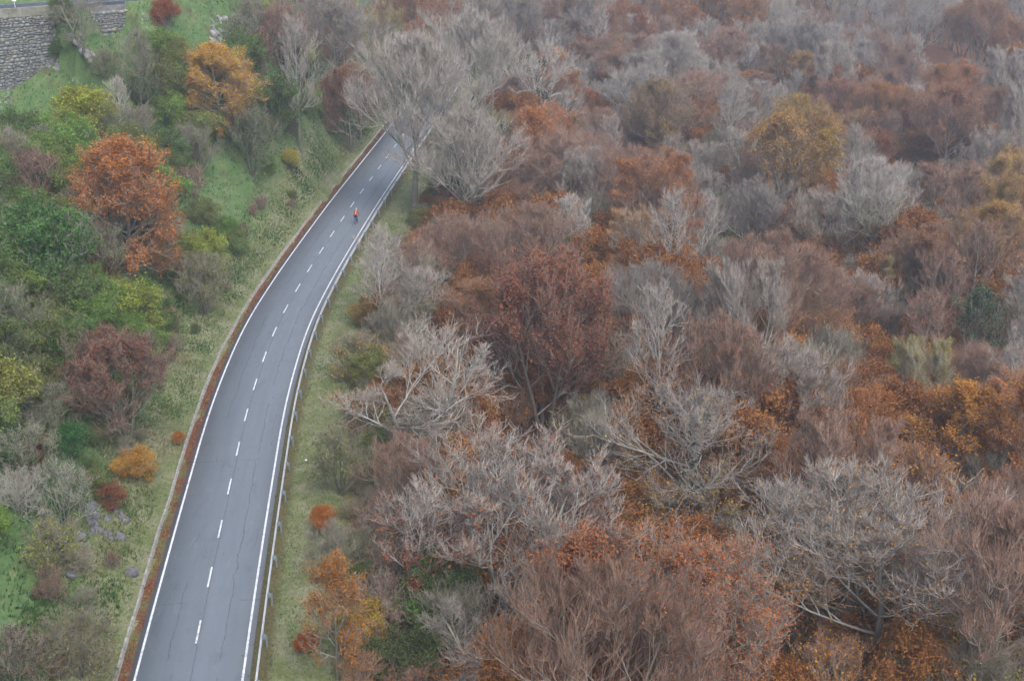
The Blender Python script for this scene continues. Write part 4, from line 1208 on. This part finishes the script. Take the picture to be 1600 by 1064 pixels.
P = hexgrid(-20, 20, 44, 160, 2.5, 61)
dd, _, _ = road_dist(P[:, 0], P[:, 1]); zz = ground(P[:, 0], P[:, 1])
MARKS_V = [(503, 812, 'the small orange sapling'), (522, 950, 'the young verge beech'), (515, 862, 'the grey leafless verge shrub'), (530, 720, 'the dark verge shrub'),
    (560, 560, 'the olive verge shrub'), (585, 490, 'the yellow verge shrub'), (660, 610, 'the crooked verge tree'), (592, 430, 'the slim straight tree')]
for (x, y), d, z in zip(P, dd, zz):
    if not 8.3 < d < 13: continue
    px, py = project(x, y, z + 1)
    if py > 1110 or fr.random() < .15: continue
    s = fr.uniform(.38, .75) * (.7 if d < 9.5 else 1)
    if too_near(x, y, 2.7 * s, .28): continue
    nm, bk, lf, lc = fr.choice([('grey twiggy', 'bark_grey', 'few', RUST), ('brown twiggy', 'bark_dark', 'few', OLIVE), ('brown twiggy', 'bark_dark', 'few', OLIVE), ('leafless dark', 'bark_dark', None, None), ('olive-leaved', 'bark_dark', 'full', OLIVE), ('rust-leaved', 'bark_red', 'few', COPPER)])
    o = plant('shrub', fr.choice(['bush_a', 'bush_b']), x, y, s, fr.uniform(0, 6.28), bk, lf, lc, cat='shrub', z=z)
    PEND.append((o, f'{nm} shrub', px, py))
name_all(MARKS_V, 'shrubs')

# ------------------------------------------------------------------ grass tufts, fallen leaves
def tufts(name, P, Z, h, hue, lean=(0, 0), w=.05, blades=2, colr=None):
    n = len(P); r_ = np.random.default_rng(77)
    an = r_.random((n, blades)) * 2 * PI
    hh = h[:, None] * r_.uniform(.6, 1.3, (n, blades))
    bx = P[:, 0, None] + r_.normal(size=(n, blades)) * .07; by = P[:, 1, None] + r_.normal(size=(n, blades)) * .07
    base = np.stack([bx, by, np.repeat(Z[:, None], blades, 1) - .03], -1)
    wv = np.stack([np.cos(an), np.sin(an), an * 0], -1) * w * (hh[..., None] / .3)
    l = np.stack([np.cos(an + 1.6) * .35 + lean[0], np.sin(an + 1.6) * .35 + lean[1], an * 0 + 1], -1) * hh[..., None]
    mid = base + l * .55 + wv * .15; tip = base + l * np.array([1.35, 1.35, .85])
    V = np.stack([base - wv, base + wv, mid + wv * .6, mid - wv * .6, tip], 2).reshape(-1, 3)
    i = np.arange(n * blades)[:, None] * 5
    return np_mesh(name, V, [i + np.array([[0, 1, 2, 3]]), i + np.array([[3, 2, 4]])], {'hue': np.repeat(np.repeat(hue, blades) + r_.normal(size=n * blades) * .08, 5)})
mgs, nt, b = new_mat('grass_blades', .85, .15)
c = ramp(nt, attr(nt, 'hue'), [(0.0, (.060, .120, .045)), (0.3, (.070, .140, .040)), (0.55, (.120, .172, .058)), (0.8, (.23, .24, .125)), (1.0, (.36, .32, .21))])
nt.links.new(c, b.inputs['Base Color'])
t_ = N(nt, 'ShaderNodeBsdfTranslucent'); nt.links.new(c, t_.inputs['Color']); ms_ = N(nt, 'ShaderNodeMixShader'); ms_.inputs[0].default_value = .25
nt.links.new(b.outputs[0], ms_.inputs[1]); nt.links.new(t_.outputs[0], ms_.inputs[2]); nt.links.new(ms_.outputs[0], nt.nodes['Material Output'].inputs['Surface'])
# right verge
r_ = np.random.default_rng(5)
n = 30000
S = r_.uniform(S0 + 5, S0 + 215, n); S = S0 + 5 + (S - S0 - 5) ** 1.0
U = np.where(r_.random(n) < .12, r_.uniform(3.05, 4.2, n), r_.uniform(3.9, 9.3, n))
x, y, z, nx, ny = road_frame(S); PX = np.stack([x + nx * U, y + ny * U], 1)
Z = ground(PX[:, 0], PX[:, 1])
hue = .50 + .60 * (vnoise(PX[:, 0], PX[:, 1], 31, .35) - .42) + .35 * (vnoise(PX[:, 0], PX[:, 1], 32, 1.6) - .5)
h = np.where(U < 4.3, .10, .14 + .10 * r_.random(n))
o = link_mesh('verge_grass', tufts('verge_grass', PX, Z, h, hue, w=.035), mgs); tag(o, 'short green and straw-coloured grass on the verge right of the barrier', 'grass', None, 'stuff')
# left slope
n = 80000
xs = r_.uniform(-66, -17, n); ys = 40 + 130 * r_.random(n) ** 1.25
kk = int(n * .38); ss_ = r_.uniform(S0 + 12, S0 + 190, kk); uu_ = -r_.uniform(4.2, 9.5, kk)
x_, y_, z_, nx_a, ny_a = road_frame(ss_); xs[:kk] = x_ + nx_a * uu_; ys[:kk] = y_ + ny_a * uu_
d, _, _ = road_dist(xs, ys); du, tt = upper(xs, ys)
ok = (d < -4.25) & (du > .6)
px_, py_ = project(xs, ys, ys * 0 + 15)
xs, ys, d = xs[ok], ys[ok], d[ok]
Z = ground(xs, ys)
hue = .24 + .70 * (vnoise(xs * .6 + ys * .3, ys * .6 - xs * .4, 41, .25) - .42) + .4 * (vnoise(xs, ys, 42, 1.1) - .5)
hue = hue + .10 * smooth((d + 12) / 5) + .35 * smooth((d + 13) / 5) * smooth((vnoise(xs, ys, 77, .10) - .45) / .2)
h = np.where(d > -8.5, .16 + .26 * vnoise(xs, ys, 44, .5) * smooth((-d - 4.3) / 1.2), .20 + .22 * vnoise(xs, ys, 43, .3))
o = link_mesh('slope_grass', tufts('slope_grass', np.stack([xs, ys], 1), Z, h, hue, lean=(.30, -.15), w=.035), mgs)
tag(o, 'long rank green grass leaning down the left slope', 'grass', None, 'stuff')
# leaves in the gutter, and strays on the asphalt edge
n = 9000
S = r_.uniform(S0 + 6, S0 + 160, n); U = -3.60 + r_.normal(size=n) * (.10 + .22 * vnoise(S, S * 0, 8, .3)) + .25 * (vnoise(S, S * 0, 9, .15) - .3)
S = np.where(r_.random(n) < .5, S, np.floor(S / 3.1) * 3.1 + r_.normal(size=n) * .5)
U = np.clip(U, -3.95, -2.6); k = r_.random(n) < .05; U[k] = r_.uniform(2.95, 4.2, k.sum()); k = r_.random(n) < .025; U[k] = r_.uniform(-3, 3, k.sum())
x, y, z, nx, ny = road_frame(S); PL = np.stack([x + nx * U, y + ny * U, z + np.where(U < -3.3, -.03, .055 - .015 * np.abs(U)) + r_.random(n) * .02 + np.where(U < -3.3, r_.random(n) * .03, .004)], 1)
lm = leaf_mesh(r_, 'fallen_leaves', PL, .085, .55, .0)
mfl, nt, b = new_mat('fallen_leaf_colour', .85, .15)
c = ramp(nt, attr(nt, 'rnd'), [(0, (.08, .035, .022)), (.5, (.17, .068, .034)), (.85, (.26, .115, .04)), (1, (.34, .22, .07))]); nt.links.new(c, b.inputs['Base Color'])
o = link_mesh('fallen_leaves', lm, mfl); tag(o, 'rust-brown fallen leaves filling the gutter left of the road', 'leaves', None, 'stuff')

# ------------------------------------------------------------------ rocks
mr, nt, b = new_mat('limestone', .9, .2)
c = ramp(nt, noise(nt, geopos(nt), 1.6, 6, .7), [(.3, (.12, .115, .125)), (.5, (.22, .21, .22)), (.7, (.40, .38, .37))])
c = mix(nt, ramp(nt, noise(nt, geopos(nt), .9, 4, .6), [(.55, (0, 0, 0)), (.68, (.7, .7, .7))]), c, (.09, .095, .05))
nt.links.new(c, b.inputs['Base Color']); bump(nt, b, noise(nt, geopos(nt), 5, 5, .7), .8, .15)
import bmesh
def rock_mesh(name, seed, sx, sy, sz, sub=3, strat=0.0):
    bm = bmesh.new(); bmesh.ops.create_icosphere(bm, subdivisions=sub, radius=1)
    r0 = random.Random(seed)
    planes = [(Vector((r0.uniform(-1, 1), r0.uniform(-1, 1), r0.uniform(-1, 1))).normalized(), r0.uniform(.55, .85)) for _ in range(11)]
    for v in bm.verts:
        p = v.co.copy()
        for nn, dd_ in planes:
            e = p.dot(nn) - dd_
            if e > 0: p -= nn * e
        if strat: p *= 1 + strat * math.sin(p.x * 5 + seed)
        p *= 1 + r0.uniform(-.05, .05)
        v.co = Vector((p.x * sx, p.y * sy, p.z * sz))
    me = bpy.data.meshes.new(name); bm.to_mesh(me); bm.free()
    return me
md_ = simple('dark_rock', (.12, .115, .12), .95, .1, 0, .45, 2.2)
def rock_px(px, py, wpx, hpx, label, n=5, seed=1, strat=0.0, small=False):
    x, y, z = at(px, py); ppm = px_per_m(x, y, z)
    W = wpx / ppm; H_ = hpx / ppm
    r0 = random.Random(seed)
    if small:
        o = link_mesh('rock', rock_mesh('rock', seed, W / 2, W / 2.4, H_ * .5, 3, .05), md_); o.location = (x, y, z + H_ * .1); o.rotation_euler = (.3, .4, seed)
        return tag(o, label, 'rock')
    e = empty('rock_outcrop', (x, y, z)); tag(e, label, 'rock outcrop')
    for k in range(n * 3):
        a, b2 = px + r0.uniform(-.5, .5) * wpx, py + r0.uniform(-.5, .5) * hpx
        g = at(a, b2)
        if g is None: continue
        s_ = r0.uniform(.5, 1.0) * min(W, H_ * 1.3) * .20
        o = link_mesh('rock', rock_mesh('rock', seed * 100 + k, s_ * r0.uniform(.5, 1.0), s_ * .9, s_ * r0.uniform(.8, 1.4), 2, strat), md_ if seed == 3 else mr, e)
        o.location = (g[0] - x, g[1] - y, g[2] - z - s_ * (.30 if seed == 3 else .25)); o.rotation_euler = (r0.uniform(-.15, .15) - .25, -.65 + r0.uniform(-.15, .15), .3 + r0.uniform(-.3, .3))
rock_px(160, 812, 75, 60, 'purple-grey rock outcrop in the grass near the gutter, lower left', 8, 3, .0)
rock_px(205, 897, 26, 22, 'small grey rock in the grass just below the outcrop', small=True, seed=4)
rock_px(111, 900, 24, 18, 'low dark grey stone left of the small grey rock', small=True, seed=9)
rock_px(105, 92, 78, 34, 'pale limestone strata at the foot of the retaining wall', 14, 5, .10)
rock_px(348, 48, 36, 48, 'broken pale rock face in the grass slope above the orange and yellow beech', 10, 6, .08)
rock_px(228, 32, 14, 26, 'narrow pale rock below the upper road', 4, 7, .06)
rock_px(8, 152, 22, 36, 'pinkish pale rock at the left edge below the wall', 5, 8, .06)
rock_px(96, 98, 20, 16, 'white boulder touching the foot of the wall', small=True, seed=15)
mw_ = simple('white_stone', (.62, .61, .58), .8, .2, 0, .1, 6)
x, y, z = at(478, 721)
o = link_mesh('stone', rock_mesh('stone', 31, .13, .11, .09, 2), mw_); o.location = (x, y, z + .12); tag(o, 'single white stone lying on the grass verge right of the barrier', 'stone')

# ------------------------------------------------------------------ cyclist
def skin_body(name, V, Eg, R, mat, parent, root=0, sub=2):
    me = bpy.data.meshes.new(name); me.from_pydata(V, Eg, []); me.update()
    o = link_mesh(name, me, mat, parent)
    o.modifiers.new('skin', 'SKIN'); 
    for i, r in enumerate(R):
        sv_ = me.skin_vertices[0].data[i]; sv_.radius = (r, r) if not isinstance(r, tuple) else r
    me.skin_vertices[0].data[root].use_root = True
    s = o.modifiers.new('sub', 'SUBSURF'); s.levels = sub; s.render_levels = sub
    return o
cx_, cy_, _ = at(557, 352)
sc_s = float(RS[np.argmin((RC[:, 0] - cx_) ** 2 + (RC[:, 1] - cy_) ** 2)])
rcx, rcy, rcz, rnx, rny = [float(v[0]) for v in road_frame(np.array([sc_s]))]
uoff = (cx_ - rcx) * rnx + (cy_ - rcy) * rny
heading = math.atan2(rny, rnx)          # local x = right, local y = forward
bz = rcz + crown_z(uoff)
bike = empty('road_bicycle', (cx_, cy_, bz), heading)
bike.rotation_euler = (math.atan(.07), 0, heading)
tag(bike, 'dark racing bicycle ridden by the cyclist on the lower road', 'bicycle')
mtyre = simple('tyre_rubber', (.02, .02, .022), .8, .3); mfr = simple('frame_paint', (.03, .03, .035), .35, .5); mrim = simple('rim_alloy', (.25, .25, .26), .4, .5, .6)
mtape = simple('bar_tape', (.03, .03, .03), .8, .2)
def torus(q, c, R, r, nu=28, nv=8):
    v = []; f = []
    for i in range(nu):
        a = 2 * PI * i / nu
        for j in range(nv):
            b2 = 2 * PI * j / nv
            rr2 = R + r * math.cos(b2); v.append((c[0] + r * math.sin(b2), c[1] + rr2 * math.cos(a), c[2] + rr2 * math.sin(a)))
    for i in range(nu):
        for j in range(nv): f.append((i*nv+j, ((i+1)%nu)*nv+j, ((i+1)%nu)*nv+(j+1)%nv, i*nv+(j+1)%nv))
    q.add(v, f)
for yy in (-.50, .50):
    q = MB(); q.tube([(-.03, yy, .34), (.03, yy, .34)], .022, 10); wh = q.build('wheel', mrim, bike)
    q = MB(); torus(q, (0, yy, .34), .322, .014); q.build('tyre', mtyre, wh, True)
    q = MB(); torus(q, (0, yy, .34), .305, .009, 28, 6); q.build('rim', mrim, wh, True)
    q = MB()
    for k in range(18):
        a = 2 * PI * k / 18; q.tube([(.012 * (-1) ** k, yy, .34), (0, yy + .30 * math.cos(a), .34 + .30 * math.sin(a))], .0016, 3, False)
    so = q.build('spokes', mrim, wh); tag(so, kind='stuff')
q = MB(); BB = (0, -.08, .27); ST = (0, -.22, .80); HT = (0, .36, .84); HB = (0, .40, .68); RA = (0, -.50, .34); FA = (0, .50, .34)
q.tube([BB, ST], .016); q.tube([ST, HT], .016); q.tube([BB, HB], .02); q.tube([HT, HB], .02)
for s_ in (-1, 1):
    q.tube([(s_ * .02, -.08, .27), (s_ * .06, -.50, .34)], .009, 6); q.tube([(s_ * .01, -.21, .76), (s_ * .06, -.50, .34)], .008, 6)
q.build('frame', mfr, bike)
q = MB()
q.tube([HB, (0, .41, .64)], .018)
for s_ in (-1, 1): q.tube([(s_ * .03, .41, .66), (s_ * .05, .50, .34)], .010, 6)
q.build('fork', mfr, bike)
q = MB(); q.tube([HT, (0, .35, .92), (0, .43, .94)], .014); q.tube([(-.21, .43, .94), (.21, .43, .94)], .013)
for s_ in (-1, 1): q.tube([(s_ * .21, .43, .94), (s_ * .21, .53, .93), (s_ * .21, .56, .87), (s_ * .21, .50, .80), (s_ * .21, .42, .80)], .015)
q.build('handlebar', mtape, bike)
q = MB(); q.tube([ST, (0, -.24, .92)], .013); q.build('seatpost', mfr, bike)
sa_ = MB(); sa_.tube([(0, -.37, .94), (0, -.33, .95), (0, -.22, .945), (0, -.10, .935)], [.05, .065, .035, .02], 10); sa_.build('saddle', mtape, bike, True)
q = MB(); q.tube([(-.075, -.08, .27), (.075, -.08, .27)], .015); q.tube([(.075, -.08, .27), (.08, -.02, .11)], .011); q.tube([(-.075, -.08, .27), (-.08, -.14, .43)], .011)
q.box((.125, -.02, .105), (.08, .09, .02)); q.box((-.125, -.14, .435), (.08, .09, .02)); cr_ = q.build('crankset', mrim, bike)
q = MB(); torus(q, (.055, -.08, .27), .085, .004, 20, 4); q.tube([(.055, -.08, .355), (.055, -.50, .37)], .003, 4, False); q.tube([(.055, -.08, .185), (.055, -.50, .31)], .003, 4, False); q.build('chain', mfr, cr_)

rider = empty('person', (cx_, cy_, bz), heading)
rider.rotation_euler = bike.rotation_euler
tag(rider, 'cyclist in orange-red jersey, black shorts and pale helmet riding away up the lower road', 'person')
mskin = simple('skin', (.42, .24, .17), .6, .3); mj = simple('jersey_orange', (.40, .065, .028), .8, .2, 0, .08, 10); mjp = simple('jersey_pale_panel', (.60, .30, .24), .8, .2)
msh = simple('black_lycra', (.016, .014, .022), .6, .3); mhl = simple('helmet_pale', (.55, .55, .50), .4, .4); mhd = simple('helmet_vent', (.05, .05, .05), .6, .3); mshoe = simple('shoe_dark', (.03, .03, .035), .5, .4)
# one continuous body: pelvis, chest, neck, head, arms to the hoods, legs to the pedals
V = [(0, -.24, 1.02), (0, -.10, 1.17), (0, .08, 1.31), (0, .20, 1.385), (0, .27, 1.45), (0, .33, 1.52), (0, .35, 1.60),
     (-.17, .17, 1.36), (-.235, .30, 1.18), (-.215, .46, 1.02), (-.21, .53, .965),
     (.17, .17, 1.36), (.235, .30, 1.18), (.215, .46, 1.02), (.21, .53, .965),
     (-.09, -.22, .97), (-.10, .10, .86), (-.11, -.07, .52), (-.12, -.12, .47),
     (.09, -.22, .97), (.10, .04, .62), (.11, -.08, .23), (.12, -.01, .14)]
Eg = [(0,1),(1,2),(2,3),(3,4),(4,5),(5,6),(3,7),(7,8),(8,9),(9,10),(3,11),(11,12),(12,13),(13,14),(0,15),(15,16),(16,17),(17,18),(0,19),(19,20),(20,21),(21,22)]
Rr = [(.15,.12), (.145,.10), (.165,.105), (.12,.085), .055, .085, .088, .058, .042, .033, .03, .058, .042, .033, .03, .088, .062, .038, .034, .088, .062, .038, .034]
skin_body('body', V, Eg, Rr, mskin, rider)
# jersey: torso and short sleeves just outside the body
Vj = [(0, -.27, 1.03), (0, -.10, 1.175), (0, .08, 1.318), (0, .19, 1.385), (-.17, .17, 1.365), (-.215, .26, 1.25), (.17, .17, 1.365), (.215, .26, 1.25), (-.228, .30, 1.185), (.228, .30, 1.185)]
skin_body('jersey', Vj, [(0,1),(1,2),(2,3),(3,4),(4,5),(3,6),(6,7),(5,8),(7,9)], [(.165,.135),(.165,.118),(.185,.122),(.135,.1),.075,.062,.075,.062,.056,.056], mj, rider)
q = MB(); q.tube([(0, -.335, 1.15), (0, -.20, 1.255), (0, -.05, 1.35)], [.045, .05, .04], 8); q.build('back_panel', mjp, rider, True)
Vs = [(0, -.25, 1.0), (-.09, -.22, .965), (-.10, -.02, .90), (-.10, .07, .865), (.09, -.22, .965), (.098, -.06, .77), (.10, .0, .69)]
skin_body('shorts', Vs, [(0,1),(1,2),(2,3),(0,4),(4,5),(5,6)], [(.165,.13), .105, .088, .076, .105, .088, .076], msh, rider)
for s_, L0 in ((-1, [(-.10, .09, .84), (-.108, .0, .66), (-.12, -.12, .50)]), (1, [(.102, .035, .60), (.11, -.045, .36), (.12, -.06, .20)])):
    q = MB(); q.tube(L0, [.072, .056, .042], 8); q.build('leg_warmer', msh, rider, True)
for s_, (a, b2, c2) in ((-1, (-.125, -.10, .465)), (1, (.125, .01, .135))):
    q = MB(); q.tube([(a, b2 - .10, c2 + .02), (a, b2, c2 + .02), (a, b2 + .10, c2), (a, b2 + .16, c2 - .01)], [.035, .045, .042, .02], 8); q.build('shoe', mshoe, rider, True)
# hands closed round the brake hoods: palm, four fingers, thumb
for s_ in (-1, 1):
    q = MB(); hx = s_ * .21
    q.tube([(hx, .50, .975), (hx, .55, .965), (hx, .575, .955)], [.028, .036, .03], 8)
    for k in range(4):
        yf = .535 + .018 * k
        q.tube([(hx + s_ * .025, yf + .02, .965), (hx + s_ * .035, yf + .035, .935), (hx + s_ * .012, yf + .03, .912 + .004 * k)], [.010, .009, .007], 5)
    q.tube([(hx - s_ * .02, .535, .97), (hx - s_ * .035, .56, .95), (hx - s_ * .015, .58, .93)], [.011, .010, .008], 5)
    q.build('hand', mskin, rider, True)
# face details under the helmet (he looks ahead)
q = MB(); q.tube([(0, .425, 1.575), (0, .452, 1.55)], [.012, .014], 6); q.build('nose', mskin, rider, True)
for s_ in (-1, 1):
    q = MB(); q.tube([(s_ * .082, .35, 1.56), (s_ * .095, .345, 1.57)], [.022, .018], 8); q.build('ear', mskin, rider, True)
hm = rock_mesh('helmet', 2, 1, 1, 1, 3)
bm = bmesh.new(); bmesh.ops.create_uvsphere(bm, u_segments=20, v_segments=12, radius=1)
bmesh.ops.delete(bm, geom=[v for v in bm.verts if v.co.z < -.25], context='VERTS')
for v in bm.verts: v.co = Vector((v.co.x * .108, v.co.y * .145 + (.02 if v.co.y < 0 else 0), v.co.z * .115))
hm = bpy.data.meshes.new('helmet'); bm.to_mesh(hm); bm.free(); hm.polygons.foreach_set('use_smooth', [True] * len(hm.polygons))
ho = link_mesh('helmet', hm, mhl, rider); ho.location = (0, .34, 1.615); ho.rotation_euler = (-.25, 0, 0); md = ho.modifiers.new('t', 'SOLIDIFY'); md.thickness = .012
for s_ in (-1, 0, 1):
    q = MB(); q.tube([(s_ * .05, .09, .093 - abs(s_) * .012), (s_ * .055, 0, .117 - abs(s_) * .018), (s_ * .05, -.09, .090 - abs(s_) * .012)], [.006, .009, .006], 6); q.build('vent', mhd, ho)

# ------------------------------------------------------------------ haze
hz = MB(); hz.box((0, 2300, -7.5), (7600, 6000, 118))
mh = bpy.data.materials.new('haze'); mh.use_nodes = True; nt = mh.node_tree
nt.nodes.remove(nt.nodes['Principled BSDF'])
pv = nt.nodes.new('ShaderNodeVolumePrincipled'); pv.inputs['Color'].default_value = (.86, .91, 1, 1); pv.inputs['Density'].default_value = .00052; pv.inputs['Anisotropy'].default_value = .2
nt.links.new(pv.outputs[0], nt.nodes['Material Output'].inputs['Volume'])
ho = hz.build('haze', mh); tag(ho, kind='stuff')
ho['label'] = 'thin autumn haze over the whole valley'
